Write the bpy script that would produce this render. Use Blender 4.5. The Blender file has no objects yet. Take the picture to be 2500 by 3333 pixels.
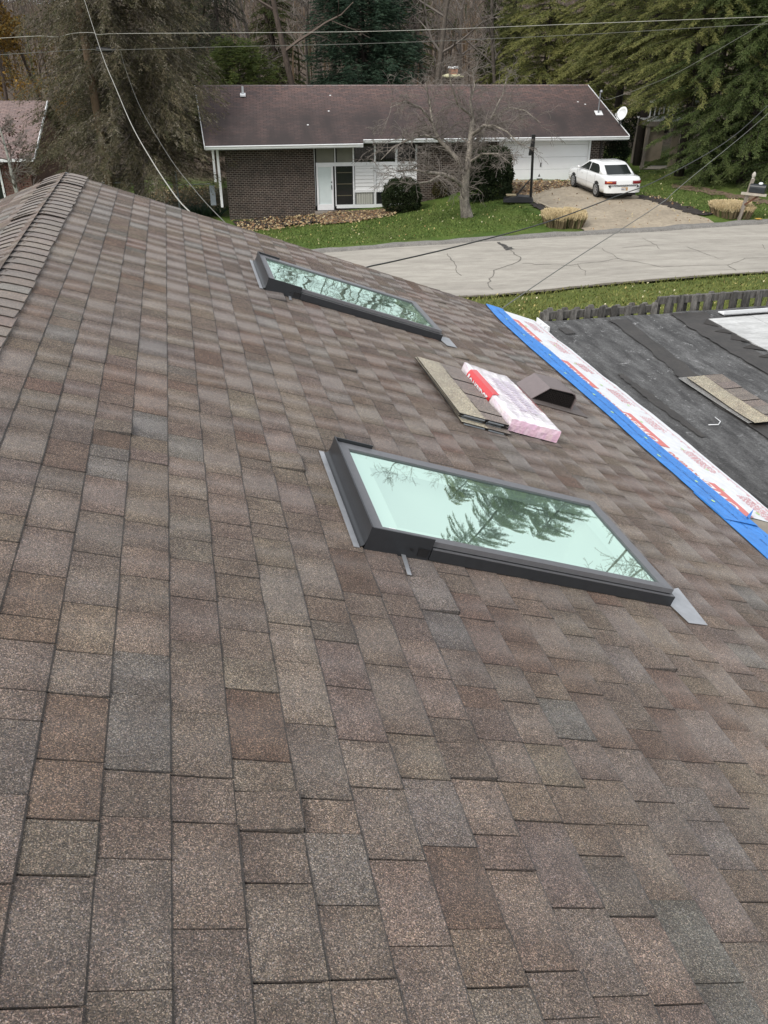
import bpy, math, random
import numpy as np
from mathutils import Vector, Matrix

SC = bpy.context.scene
COL = SC.collection
rad = math.radians
RNG = np.random.default_rng(11)
random.seed(5)

# ---------------------------------------------------------------- camera model
CZ = 8.0                                    # camera height above the datum
FPX, PIT = 2751.8, rad(29.90)
PSI, AL, HN, V0, EX = rad(12.706), rad(19.874), 1.4188, 0.3346, 0.143
sP, cP = math.sin(PIT), math.cos(PIT)

def ray(px, py):
    x, y = (px - 1250) / FPX, (py - 1666.5) / FPX
    return Vector((x, cP - y * sP, -sP - y * cP))

def at(px, py, Y):
    r = ray(px, py)
    return r * (Y / r.y) + Vector((0, 0, CZ))

def atz(px, py, z):
    r = ray(px, py)
    return r * ((z - CZ) / r.z) + Vector((0, 0, CZ))

def atplane(px, py, p0, nrm):
    r = ray(px, py)
    c = Vector((0, 0, CZ))
    return c + r * ((p0 - c).dot(nrm) / r.dot(nrm))

# roof frame: s along the ridge, v down the slope, h above the boards
U = Vector((-math.sin(PSI), math.cos(PSI), 0))
HR = Vector((math.cos(PSI), math.sin(PSI), 0))
D = HR * math.cos(AL) - Vector((0, 0, math.sin(AL)))
N = U.cross(D) if U.cross(D).z > 0 else D.cross(U)

def RP(s, v, h=0.0):
    return U * s + D * (V0 + v) + N * (h - HN) + Vector((0, 0, CZ))

# ---------------------------------------------------------------- mesh builder
ORG = {}

def org_of(o):
    return ORG.get(o.name, Vector((0, 0, 0))) if o else Vector((0, 0, 0))

def tag(o, label=None, cat=None, group=None, kind=None):
    if label: o['label'] = label
    if cat: o['category'] = cat
    if group: o['group'] = group
    if kind: o['kind'] = kind
    return o

def thing(name, label, cat, loc=(0, 0, 0), group=None, rz=0, local=False):
    o = bpy.data.objects.new(name, None)
    o.empty_display_size = 0.2
    COL.objects.link(o)
    o.location = loc
    o.rotation_euler = (0, 0, rz)
    ORG[o.name] = Vector((0, 0, 0)) if local else Vector(loc)
    return tag(o, label, cat, group)

def link(name, me, parent=None):
    o = bpy.data.objects.new(name, me)
    COL.objects.link(o)
    if parent:
        o.parent = parent
        ORG[o.name] = org_of(parent)
    return o

class MB:
    def __init__(s):
        s.v, s.f, s.c = [], [], []
        s.cur = (1, 1, 1)
    def add(s, vs, fs, col=None):
        o = len(s.v)
        s.v += [tuple(x) for x in vs]
        s.f += [tuple(i + o for i in f) for f in fs]
        s.c += [col or s.cur] * len(fs)
        return s
    def quad(s, a, b, c, d, col=None): return s.add([a, b, c, d], [(0, 1, 2, 3)], col)
    def poly(s, pts, col=None): return s.add(pts, [tuple(range(len(pts)))], col)
    def obox(s, o, a, b, c, col=None):
        o, a, b, c = Vector(o), Vector(a), Vector(b), Vector(c)
        if a.cross(b).dot(c) < 0: a, b = b, a
        vs = [o, o + a, o + a + b, o + b, o + c, o + a + c, o + a + b + c, o + b + c]
        return s.add(vs, [(0, 3, 2, 1), (4, 5, 6, 7), (0, 1, 5, 4), (1, 2, 6, 5), (2, 3, 7, 6), (3, 0, 4, 7)], col)
    def box(s, x0, x1, y0, y1, z0, z1, col=None):
        return s.obox((x0, y0, z0), (x1 - x0, 0, 0), (0, y1 - y0, 0), (0, 0, z1 - z0), col)
    def loft(s, rings, closed=True, caps=True, col=None):
        n = len(rings[0]); vs = [p for r in rings for p in r]; fs = []
        m = n if closed else n - 1
        for i in range(len(rings) - 1):
            for j in range(m):
                k = (j + 1) % n
                fs.append((i * n + j, i * n + k, (i + 1) * n + k, (i + 1) * n + j))
        if caps and closed:
            fs.append(tuple(range(n - 1, -1, -1))); o = (len(rings) - 1) * n
            fs.append(tuple(o + j for j in range(n)))
        return s.add(vs, fs, col)
    def tube(s, pts, r, n=6, caps=True, col=None):
        pts = [Vector(p) for p in pts]
        rs = r if isinstance(r, (list, tuple)) else [r] * len(pts)
        rings = []; ref = None
        for i, p in enumerate(pts):
            t = (pts[min(i + 1, len(pts) - 1)] - pts[max(i - 1, 0)])
            t = t.normalized() if t.length > 1e-9 else Vector((0, 0, 1))
            if ref is None: ref = Vector((1, 0, 0)) if abs(t.x) < .8 else Vector((0, 1, 0))
            a = (ref - t * ref.dot(t)).normalized(); b = t.cross(a); ref = a
            rings.append([p + (a * math.cos(k * 2 * math.pi / n) + b * math.sin(k * 2 * math.pi / n)) * rs[i] for k in range(n)])
        return s.loft(rings, True, caps, col)
    def lathe(s, prof, c=(0, 0, 0), n=16, ax=(0, 0, 1), col=None):
        ax = Vector(ax).normalized(); c = Vector(c)
        a = Vector((1, 0, 0)) if abs(ax.x) < .8 else Vector((0, 1, 0))
        a = (a - ax * a.dot(ax)).normalized(); b = ax.cross(a)
        return s.loft([[c + ax * h + (a * math.cos(k * 2 * math.pi / n) + b * math.sin(k * 2 * math.pi / n)) * max(r, 1e-4) for k in range(n)] for r, h in prof], True, True, col)
    def xf(s, M, i0=0):
        for i in range(i0, len(s.v)): s.v[i] = tuple(M @ Vector(s.v[i]))
        return s
    def build(s, name, mat, parent=None, smooth=False):
        me = bpy.data.meshes.new(name)
        g = org_of(parent)
        me.from_pydata([(x - g.x, y - g.y, z - g.z) for x, y, z in s.v], [], s.f)
        at_ = me.attributes.new('col', 'FLOAT_COLOR', 'FACE')
        at_.data.foreach_set('color', np.array([(c[0], c[1], c[2], 1) for c in s.c], dtype=np.float32).ravel())
        me.materials.append(mat)
        if smooth: me.polygons.foreach_set('use_smooth', [True] * len(s.f))
        me.update()
        return link(name, me, parent)

def npmesh(name, V, Q, C, mat, parent=None, smooth=False):
    """bulk mesh from numpy: V (n,3), Q (m,4), C (m,3)"""
    g = org_of(parent)
    V = (np.asarray(V, dtype=np.float32) - np.array(g, dtype=np.float32))
    Q = np.asarray(Q, dtype=np.int32)
    me = bpy.data.meshes.new(name)
    k = Q.shape[1]
    me.vertices.add(len(V)); me.vertices.foreach_set('co', V.ravel())
    me.loops.add(Q.size); me.loops.foreach_set('vertex_index', Q.ravel())
    me.polygons.add(len(Q))
    me.polygons.foreach_set('loop_start', np.arange(0, Q.size, k, dtype=np.int32))
    if C is not None:
        a = me.attributes.new('col', 'FLOAT_COLOR', 'FACE')
        a.data.foreach_set('color', np.concatenate([C, np.ones((len(C), 1))], 1).astype(np.float32).ravel())
    me.materials.append(mat)
    me.update(calc_edges=True)
    if smooth: me.polygons.foreach_set('use_smooth', np.ones(len(Q), dtype=bool))
    return link(name, me, parent)

def copy_tree(o, parent=None):
    c = o.copy(); COL.objects.link(c)
    if parent: c.parent = parent
    for ch in list(o.children): copy_tree(ch, c)
    return c

def text_faces(txt, size=1.0, bold=0.0):
    """flat triangles of a piece of lettering, as (verts2d, faces)"""
    cu = bpy.data.curves.new('lettering', 'FONT'); cu.body = txt; cu.size = size; cu.offset = bold
    cu.resolution_u = 2
    ob = bpy.data.objects.new('lettering', cu); COL.objects.link(ob)
    me = ob.to_mesh()
    vs = [(v.co.x, v.co.y) for v in me.vertices]; fs = [tuple(p.vertices) for p in me.polygons]
    ob.to_mesh_clear(); COL.objects.unlink(ob); bpy.data.objects.remove(ob); bpy.data.curves.remove(cu)
    return vs, fs

# ---------------------------------------------------------------- materials
def nodes(name):
    m = bpy.data.materials.new(name); m.use_nodes = True
    nt = m.node_tree; b = nt.nodes['Principled BSDF']
    return m, nt, b

def N_(nt, typ, **kw):
    n = nt.nodes.new(typ)
    for k, v in kw.items():
        if hasattr(n, k): setattr(n, k, v)
        else: n.inputs[k].default_value = v
    return n

def ramp(nt, src, stops):
    r = nt.nodes.new('ShaderNodeValToRGB'); e = r.color_ramp.elements
    while len(e) < len(stops): e.new(0.5)
    for i, (p, c) in enumerate(stops):
        e[i].position = p; e[i].color = (c[0], c[1], c[2], 1) if hasattr(c, '__len__') else (c, c, c, 1)
    nt.links.new(src, r.inputs[0]); return r.outputs[0]

def mixc(nt, a, b, fac, mode='MIX'):
    m = nt.nodes.new('ShaderNodeMix'); m.data_type = 'RGBA'; m.blend_type = mode
    for sock, val in ((m.inputs['Factor'], fac), (m.inputs['A'], a), (m.inputs['B'], b)):
        if isinstance(val, (int, float)): sock.default_value = val
        elif isinstance(val, (tuple, list)): sock.default_value = (val[0], val[1], val[2], 1)
        else: nt.links.new(val, sock)
    return m.outputs['Result']

def mat(name, col=(.5, .5, .5), rough=.7, metal=0., attr=False, n1=None, n2=None, bump=None, spec=.5, coat=0., trans=0., ior=1.45, stretch=None, sheen=0., transl=0.):
    """principled material; n1, n2 = (scale, low, high) brightness noises; bump = (scale, strength)"""
    m, nt, b = nodes(name)
    tc = nt.nodes.new('ShaderNodeTexCoord').outputs['Object']
    if stretch:
        mp = N_(nt, 'ShaderNodeMapping'); mp.inputs['Scale'].default_value = stretch
        nt.links.new(tc, mp.inputs[0]); tc = mp.outputs[0]
    if attr:
        a = N_(nt, 'ShaderNodeAttribute', attribute_name='col'); c = mixc(nt, a.outputs['Color'], col, 1.0, 'MULTIPLY')
    else: c = col
    for nz in (n1, n2):
        if nz:
            t = N_(nt, 'ShaderNodeTexNoise'); t.inputs['Scale'].default_value = nz[0]; t.inputs['Detail'].default_value = 4; t.inputs['Roughness'].default_value = .65
            nt.links.new(tc, t.inputs['Vector'])
            c = mixc(nt, c, ramp(nt, t.outputs['Fac'], [(.3, nz[1]), (.7, nz[2])]), 1.0, 'MULTIPLY')
    if isinstance(c, (tuple, list)): b.inputs['Base Color'].default_value = (c[0], c[1], c[2], 1)
    else: nt.links.new(c, b.inputs['Base Color'])
    b.inputs['Roughness'].default_value = rough; b.inputs['Metallic'].default_value = metal
    b.inputs['Specular IOR Level'].default_value = spec; b.inputs['Coat Weight'].default_value = coat
    b.inputs['Transmission Weight'].default_value = trans; b.inputs['IOR'].default_value = ior
    if bump:
        t = N_(nt, 'ShaderNodeTexNoise'); t.inputs['Scale'].default_value = bump[0]; t.inputs['Detail'].default_value = 3
        nt.links.new(tc, t.inputs['Vector'])
        bp = N_(nt, 'ShaderNodeBump'); bp.inputs['Strength'].default_value = bump[1]; bp.inputs['Distance'].default_value = .02
        nt.links.new(t.outputs['Fac'], bp.inputs['Height']); nt.links.new(bp.outputs[0], b.inputs['Normal'])
    if transl:
        out = nt.nodes['Material Output']; tr = N_(nt, 'ShaderNodeBsdfTranslucent'); mx = N_(nt, 'ShaderNodeMixShader'); mx.inputs[0].default_value = transl
        if isinstance(c, (tuple, list)): tr.inputs[0].default_value = (c[0], c[1], c[2], 1)
        else: nt.links.new(c, tr.inputs[0])
        nt.links.new(b.outputs[0], mx.inputs[1]); nt.links.new(tr.outputs[0], mx.inputs[2]); nt.links.new(mx.outputs[0], out.inputs['Surface'])
    return m

# ---------------------------------------------------------------- camera, world, sun
cam = bpy.data.cameras.new('camera'); co = bpy.data.objects.new('camera', cam); COL.objects.link(co)
co.location = (0, 0, CZ); co.rotation_euler = (math.pi / 2 - PIT, 0, 0)
cam.sensor_fit = 'HORIZONTAL'; cam.sensor_width = 36; cam.lens = 36 * FPX / 2500
cam.clip_start = 0.05; cam.clip_end = 2000
SC.camera = co

SUN_EL, SUN_AZ = rad(46), rad(-138)          # azimuth from +Y, positive to the right
w = bpy.data.worlds.new('World'); SC.world = w; w.use_nodes = True
nt = w.node_tree; bg = nt.nodes['Background']
sky = nt.nodes.new('ShaderNodeTexSky'); sky.sky_type = 'NISHITA'; sky.sun_disc = False
sky.sun_elevation = SUN_EL; sky.sun_rotation = SUN_AZ
sky.air_density = 1.0; sky.dust_density = 6.0; sky.ozone_density = 1.0
# an overcast: the blue sky veiled by an even white cloud layer with faint brighter and darker patches
tcw = nt.nodes.new('ShaderNodeTexCoord'); nz = N_(nt, 'ShaderNodeTexNoise'); nz.inputs['Scale'].default_value = 2.2; nz.inputs['Detail'].default_value = 4
nt.links.new(tcw.outputs['Generated'], nz.inputs['Vector'])
cloud = ramp(nt, nz.outputs['Fac'], [(.3, (7.6, 8.0, 8.5)), (.7, (9.4, 9.6, 9.8))])
nt.links.new(mixc(nt, sky.outputs[0], cloud, .85), bg.inputs['Color'])
bg.inputs['Strength'].default_value = 0.10
sl = bpy.data.lights.new('sun', 'SUN'); sl.energy = 1.5; sl.angle = rad(14); sl.color = (1, .96, .9)
so = bpy.data.objects.new('sun', sl); COL.objects.link(so)
sd = Vector((math.sin(SUN_AZ) * math.cos(SUN_EL), math.cos(SUN_AZ) * math.cos(SUN_EL), math.sin(SUN_EL)))
so.rotation_euler = sd.to_track_quat('Z', 'Y').to_euler(); so.location = (0, 0, 40)
SC.view_settings.view_transform = 'Standard'; SC.view_settings.look = 'None'
SC.view_settings.exposure = 0.5; SC.view_settings.gamma = 1.0
SC.render.engine = 'CYCLES'
SC.cycles.max_bounces = 8; SC.cycles.transparent_max_bounces = 12; SC.cycles.use_denoising = True
SC.cycles.caustics_reflective = False; SC.cycles.caustics_refractive = False
# ================================================================ our own house: the roof we stand on
def shingle_mat(name, scale=470., bands=True):
    m, nt, b = nodes(name)
    tc = nt.nodes.new('ShaderNodeTexCoord').outputs['Object']
    a = N_(nt, 'ShaderNodeAttribute', attribute_name='col')
    vo = N_(nt, 'ShaderNodeTexVoronoi'); vo.inputs['Scale'].default_value = scale; nt.links.new(tc, vo.inputs['Vector'])
    sep = N_(nt, 'ShaderNodeSeparateColor'); nt.links.new(vo.outputs['Color'], sep.inputs[0])
    g = ramp(nt, sep.outputs[0], [(0, .24), (.3, .58), (.62, 1.05), (.88, 1.75), (1, 3.3)])
    hue = ramp(nt, sep.outputs[1], [(0, (1.12, .95, .86)), (.4, (1, 1, .94)), (.7, (1.06, 1.0, .80)), (1, (.92, 1.0, 1.14))])
    c = mixc(nt, a.outputs['Color'], g, 1., 'MULTIPLY'); c = mixc(nt, c, hue, 1., 'MULTIPLY')
    n0 = N_(nt, 'ShaderNodeTexNoise'); n0.inputs['Scale'].default_value = 42; n0.inputs['Detail'].default_value = 5; nt.links.new(tc, n0.inputs['Vector'])
    c = mixc(nt, c, ramp(nt, n0.outputs['Fac'], [(.3, .86), (.7, 1.13)]), 1., 'MULTIPLY')
    n2 = N_(nt, 'ShaderNodeTexNoise'); n2.inputs['Scale'].default_value = 1.1; n2.inputs['Detail'].default_value = 4; nt.links.new(tc, n2.inputs['Vector'])
    c = mixc(nt, c, ramp(nt, n2.outputs['Fac'], [(.3, (.88, .88, .90)), (.7, (1.10, 1.08, 1.06))]), 1., 'MULTIPLY')
    n4 = N_(nt, 'ShaderNodeTexNoise'); n4.inputs['Scale'].default_value = 7.5; n4.inputs['Detail'].default_value = 5; nt.links.new(tc, n4.inputs['Vector'])
    c = mixc(nt, c, ramp(nt, n4.outputs['Fac'], [(.32, (.80, .765, .75)), (.5, (1, 1, 1)), (.7, (1.15, 1.17, 1.16))]), 1., 'MULTIPLY')
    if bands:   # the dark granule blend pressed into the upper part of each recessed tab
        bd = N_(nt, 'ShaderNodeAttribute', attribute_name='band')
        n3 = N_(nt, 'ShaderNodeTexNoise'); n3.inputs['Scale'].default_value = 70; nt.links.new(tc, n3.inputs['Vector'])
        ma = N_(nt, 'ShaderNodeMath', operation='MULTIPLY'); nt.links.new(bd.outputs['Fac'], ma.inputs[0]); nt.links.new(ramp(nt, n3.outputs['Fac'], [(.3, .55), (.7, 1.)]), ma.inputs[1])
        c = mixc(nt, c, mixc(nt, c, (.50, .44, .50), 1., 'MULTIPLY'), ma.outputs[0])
    nt.links.new(c, b.inputs['Base Color']); b.inputs['Roughness'].default_value = .62; b.inputs['Specular IOR Level'].default_value = .5; b.inputs['Sheen Weight'].default_value = .24; b.inputs['Sheen Tint'].default_value = (1, .94, .90, 1); b.inputs['Sheen Roughness'].default_value = .45
    bp = N_(nt, 'ShaderNodeBump'); bp.inputs['Strength'].default_value = .55; bp.inputs['Distance'].default_value = .0016
    nt.links.new(sep.outputs[0], bp.inputs['Height']); nt.links.new(bp.outputs[0], b.inputs['Normal'])
    return m

M_SHINGLE = shingle_mat('shingle_granules')
M_DECK = mat('roof_underlay', (.012, .011, .011), .9)
M_DARKMETAL = mat('bronze_cladding', (.030, .032, .036), .38, metal=.15, spec=.5, n1=(30, .9, 1.1))
M_FRAME = mat('grey_cladding', (.165, .165, .175), .42, metal=.35, n1=(40, .93, 1.07))
M_GALV = mat('galvanised_flashing', (.42, .43, .45), .42, metal=.55, n1=(14, .85, 1.1))
M_WHITE = mat('white_paint', (.78, .79, .80), .45, n1=(6, .93, 1.03))
M_BLACK = mat('black_plastic', (.012, .012, .013), .45)

PAL = [(.150, .129, .114), (.143, .124, .113), (.156, .136, .118), (.138, .120, .110), (.147, .128, .117), (.124, .088, .072), (.133, .101, .085),
       (.122, .127, .128), (.134, .131, .129), (.162, .145, .127), (.132, .114, .106), (.150, .130, .112), (.141, .125, .115)]
PALW = [5, 5, 4, 4, 5, 2.2, 2.6, 1.5, 2.4, 2.0, 2.5, 4, 5]

def pick_col(rg):
    c = np.array(rg.choices(PAL, PALW)[0]); c = np.array((.1415, .1225, .1105)) + .80 * (c - np.array((.1415, .1225, .1105))); f = rg.uniform(.93, 1.08)
    return c * np.array((.835, .762, .728)) * f * (1 + np.array([rg.uniform(-.03, .03) for _ in range(3)]))

def shingle_slope(name, mp, k0, k1, s0, s1, holes=(), seed=1, parent=None, vend=None):
    """real laminated shingles: every course a row of thick tabs, each its own slab with a lifted butt edge"""
    rg = random.Random(seed); V = []; Q = []; C = []; B = []
    def tab(a, b, vt, vb, ht, hb, c, band, tilt):
        n = max(2, int((b - a) / .07) + 1); o = len(V); rows = []
        h1 = hb + rg.uniform(0, .0012)
        for vv, hh, bb in ((vt, ht, band), (vt + (vb - vt) * .34, ht + (hb - ht) * .34, band * .85), (vt + (vb - vt) * .52, ht + (h1 - ht) * .52, 0), (vb - .0048, h1, 0), (vb, h1 - .0022, 0), (vb, .0, 0)):
            for i in range(n):
                s = a + (b - a) * i / (n - 1)
                wob = rg.uniform(-.0014, .0014) if vv >= vb - .004 else 0
                V.append(mp(s, vv + wob + (tilt * (i / (n - 1) - .5) if vv >= vb - .004 else 0), hh + (rg.uniform(0, .001) if hh == h1 else 0))); B.append(bb)
        for r in range(5):
            for i in range(n - 1):
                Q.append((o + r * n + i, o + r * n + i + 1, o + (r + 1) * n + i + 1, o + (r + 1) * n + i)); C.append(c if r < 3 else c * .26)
        for i in (0, n - 1):        # end faces
            for r in range(3):
                p0 = len(V); V.append(mp(a if i == 0 else b, vt + (vb - vt) * (0, .34, .52)[r], 0)); B.append(0); V.append(mp(a if i == 0 else b, vt + (vb - vt) * (.34, .52, 1)[r], 0)); B.append(0)
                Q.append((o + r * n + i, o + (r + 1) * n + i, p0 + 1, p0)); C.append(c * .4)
    for k in range(k0, k1 + 1):
        vb = k * EX + rg.uniform(-.003, .003); vt = (k - 1) * EX - .012
        if vend is not None and vt > vend: break
        s = s0 - rg.uniform(0, 1.)
        ctab = pick_col(rg)
        while s < s1:
            Ls = 1.0; cuts = [0]
            while cuts[-1] < Ls - .08: cuts.append(cuts[-1] + rg.choice([.10, .13, .16, .18, .21, .25]))
            cuts[-1] = Ls
            up = rg.random() < .5
            for i in range(len(cuts) - 1):
                a, b = s + cuts[i], s + cuts[i + 1]
                if b < s0 or a > s1: continue
                a, b = max(a, s0), min(b, s1)
                if rg.random() < .86: ctab = pick_col(rg)
                g = .0028 if rg.random() < .74 else .0
                segs = [(a + g, b - g)]
                for (ha, hb_, va, vb_) in holes:
                    if vb > va and vt < vb_:
                        segs = [q for (x, y) in segs for q in ((x, min(y, ha)), (max(x, hb_), y)) if q[1] - q[0] > .004]
                for (x, y) in segs:
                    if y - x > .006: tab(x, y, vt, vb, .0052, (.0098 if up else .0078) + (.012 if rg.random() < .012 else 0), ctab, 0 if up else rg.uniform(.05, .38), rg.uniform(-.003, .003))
                up = not up
            s += Ls
    o = npmesh(name, np.array([tuple(p) for p in V]), np.array(Q), np.array(C), M_SHINGLE, parent)
    a = o.data.attributes.new('band', 'FLOAT', 'POINT'); a.data.foreach_set('value', np.array(B, dtype=np.float32))
    return o

home = thing('shingled_house', 'low house seen from on top of its new brown shingle roof, with two skylights', 'house', RP(4, 1.5, -3.2))
VR = -.90
S0, S1 = -3.2, 8.53
SKY = [(2.62, 3.41, .735, 2.125), (6.265, 7.10, .737, 2.15)]
holes = [(a + .045, b - .045, c + .045, d - .045) for a, b, c, d in SKY]
roof_main = shingle_slope('roof', RP, -5, 24, S0, S1, holes, 3, home)
tag(roof_main, 'brown and grey laminated shingle slope')
# courses beside the bare strip, nearer than the underlayment
D2 = -HR * math.cos(AL) - Vector((0, 0, math.sin(AL)))
N2 = Vector((-HR.x * math.sin(AL), -HR.y * math.sin(AL), math.cos(AL)))
def RPL(s, v, h=0.0):           # far slope, v measured down from the ridge
    return RP(s, VR, 0) - U * 0 + D2 * v + N2 * h
roof_back = shingle_slope('roof', RPL, 1, 26, S0, S1, (), 8, home)
# boards and walls below
mb = MB()
def slab(mp, s0, s1, v0, v1, h0, h1):
    mb.obox(mp(s0, v0, h0), mp(s1, v0, h0) - mp(s0, v0, h0), mp(s0, v1, h0) - mp(s0, v0, h0), mp(s0, v0, h1) - mp(s0, v0, h0))
prev = S0
for (a, b, c, d) in holes:
    slab(RP, prev, a, VR, 4.0, -.03, -.002); slab(RP, a, b, VR, c, -.03, -.002); slab(RP, a, b, d, 4.0, -.03, -.002); prev = b
slab(RP, prev, S1 - .01, VR, 4.0, -.03, -.002)
slab(RPL, S0, S1 - .01, 0, 3.75, -.03, -.002)
mb.build('roof_deck', M_DECK, home)
M_RAKE = mat('grey_metal_edge', (.19, .19, .20), .5, metal=.2, n1=(20, .85, 1.1))
mb = MB()
mb.obox(RP(S1 - .004, VR, -.05), U * .03, RP(S1, 4.02, -.05) - RP(S1, VR, -.05), N * .052)
mb.obox(RPL(S1 - .004, 0, -.05), U * .03, RPL(S1, 3.75, -.05) - RPL(S1, 0, -.05), N2 * .052)
mb.build('drip_edge', M_RAKE, home)
mb = MB()
mb.obox(RP(S1 + .026, VR, -.2), U * .03, RP(S1, 4.2, -.2) - RP(S1, VR, -.2), N * .14)
mb.obox(RPL(S1 + .026, 0, -.2), U * .03, RPL(S1, 3.7, -.2) - RPL(S1, 0, -.2), N2 * .14)
mb.build('fascia_board', M_WHITE, home)

# ridge caps: bent shingles lapped along the ridge
rg = random.Random(4)
def ridge_cap():
    V = []; Q = []; C = []; B = []
    apex = RP(0, VR, 0); nseg = 14; s = S1 + .02
    while s > S0:
        e = .143 * rg.uniform(.93, 1.07); c = pick_col(rg) * rg.uniform(.95, 1.12); sh = rg.uniform(-.004, .004); hw = .185 + rg.uniform(-.003, .003); sk = rg.uniform(-.004, .004)
        lift = .018 if rg.random() < .10 else .0105
        o = len(V)
        for ss, hh in ((s + .03, .002), (s - e * .5, .007), (s - e, lift), (s - e, lift - .0065)):
            for i in range(nseg + 1):
                x = (i / nseg * 2 - 1) * hw + sh + sk * (s - ss) / e
                z = -math.tan(AL) * (math.sqrt(x * x + .09 ** 2)) + .0215
                V.append(apex + U * ss + HR * x + Vector((0, 0, z + hh + rg.uniform(-.0006, .0006)))); B.append(0)
        for r in range(3):
            for i in range(nseg):
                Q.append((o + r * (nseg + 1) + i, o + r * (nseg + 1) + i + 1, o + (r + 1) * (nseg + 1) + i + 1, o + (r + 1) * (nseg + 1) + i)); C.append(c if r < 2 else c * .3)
        for i in (0, nseg):
            for r in range(2):
                p0 = len(V)
                for q in (r, r + 1):
                    p = V[o + q * (nseg + 1) + i]; V.append(p - Vector((0, 0, .010))); B.append(0)
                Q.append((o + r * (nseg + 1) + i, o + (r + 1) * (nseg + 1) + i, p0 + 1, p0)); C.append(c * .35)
        s -= e
    ob = npmesh('ridge_cap', np.array([tuple(p) for p in V]), np.array(Q), np.array(C), M_SHINGLE, roof_main, True)
    a = ob.data.attributes.new('band', 'FLOAT', 'POINT'); a.data.foreach_set('value', np.array(B, dtype=np.float32))
    ob.data.polygons.foreach_set('use_smooth', [False] * len(Q))
ridge_cap()

# ---------------------------------------------------------------- skylights
def glass_mat(wave):
    m, nt, b = nodes('coated_glass'); nt.nodes.remove(b); out = nt.nodes['Material Output']
    tc = nt.nodes.new('ShaderNodeTexCoord').outputs['Object']
    nz = N_(nt, 'ShaderNodeTexNoise'); nz.inputs['Scale'].default_value = 3.2; nz.inputs['Detail'].default_value = 1; nt.links.new(tc, nz.inputs['Vector'])
    bp = N_(nt, 'ShaderNodeBump'); bp.inputs['Strength'].default_value = wave; bp.inputs['Distance'].default_value = .02; nt.links.new(nz.outputs['Fac'], bp.inputs['Height'])
    tr = N_(nt, 'ShaderNodeBsdfTransparent'); tr.inputs[0].default_value = (.80, .95, .87, 1)
    gl = N_(nt, 'ShaderNodeBsdfGlossy'); gl.inputs['Color'].default_value = (.75, .945, .845, 1); gl.inputs['Roughness'].default_value = .012
    nt.links.new(bp.outputs[0], gl.inputs['Normal'])
    fr = N_(nt, 'ShaderNodeFresnel'); fr.inputs['IOR'].default_value = 3.0
    r = ramp(nt, fr.outputs[0], [(0, .18), (.46, .70)])
    mx = N_(nt, 'ShaderNodeMixShader'); nt.links.new(r, mx.inputs[0]); nt.links.new(tr.outputs[0], mx.inputs[1]); nt.links.new(gl.outputs[0], mx.inputs[2])
    nt.links.new(mx.outputs[0], out.inputs['Surface']); return m
M_GLASS, M_GLASSW = glass_mat(.022), glass_mat(.10)
M_STICK = mat('sticker_paper', (.8, .8, .8), .5, attr=True)

def pr(mbx, s0, s1, v0, v1, h0, h1, col=None):
    mbx.obox(RP(s0, v0, h0), U * (s1 - s0), D * (v1 - v0), N * (h1 - h0), col)

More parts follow.
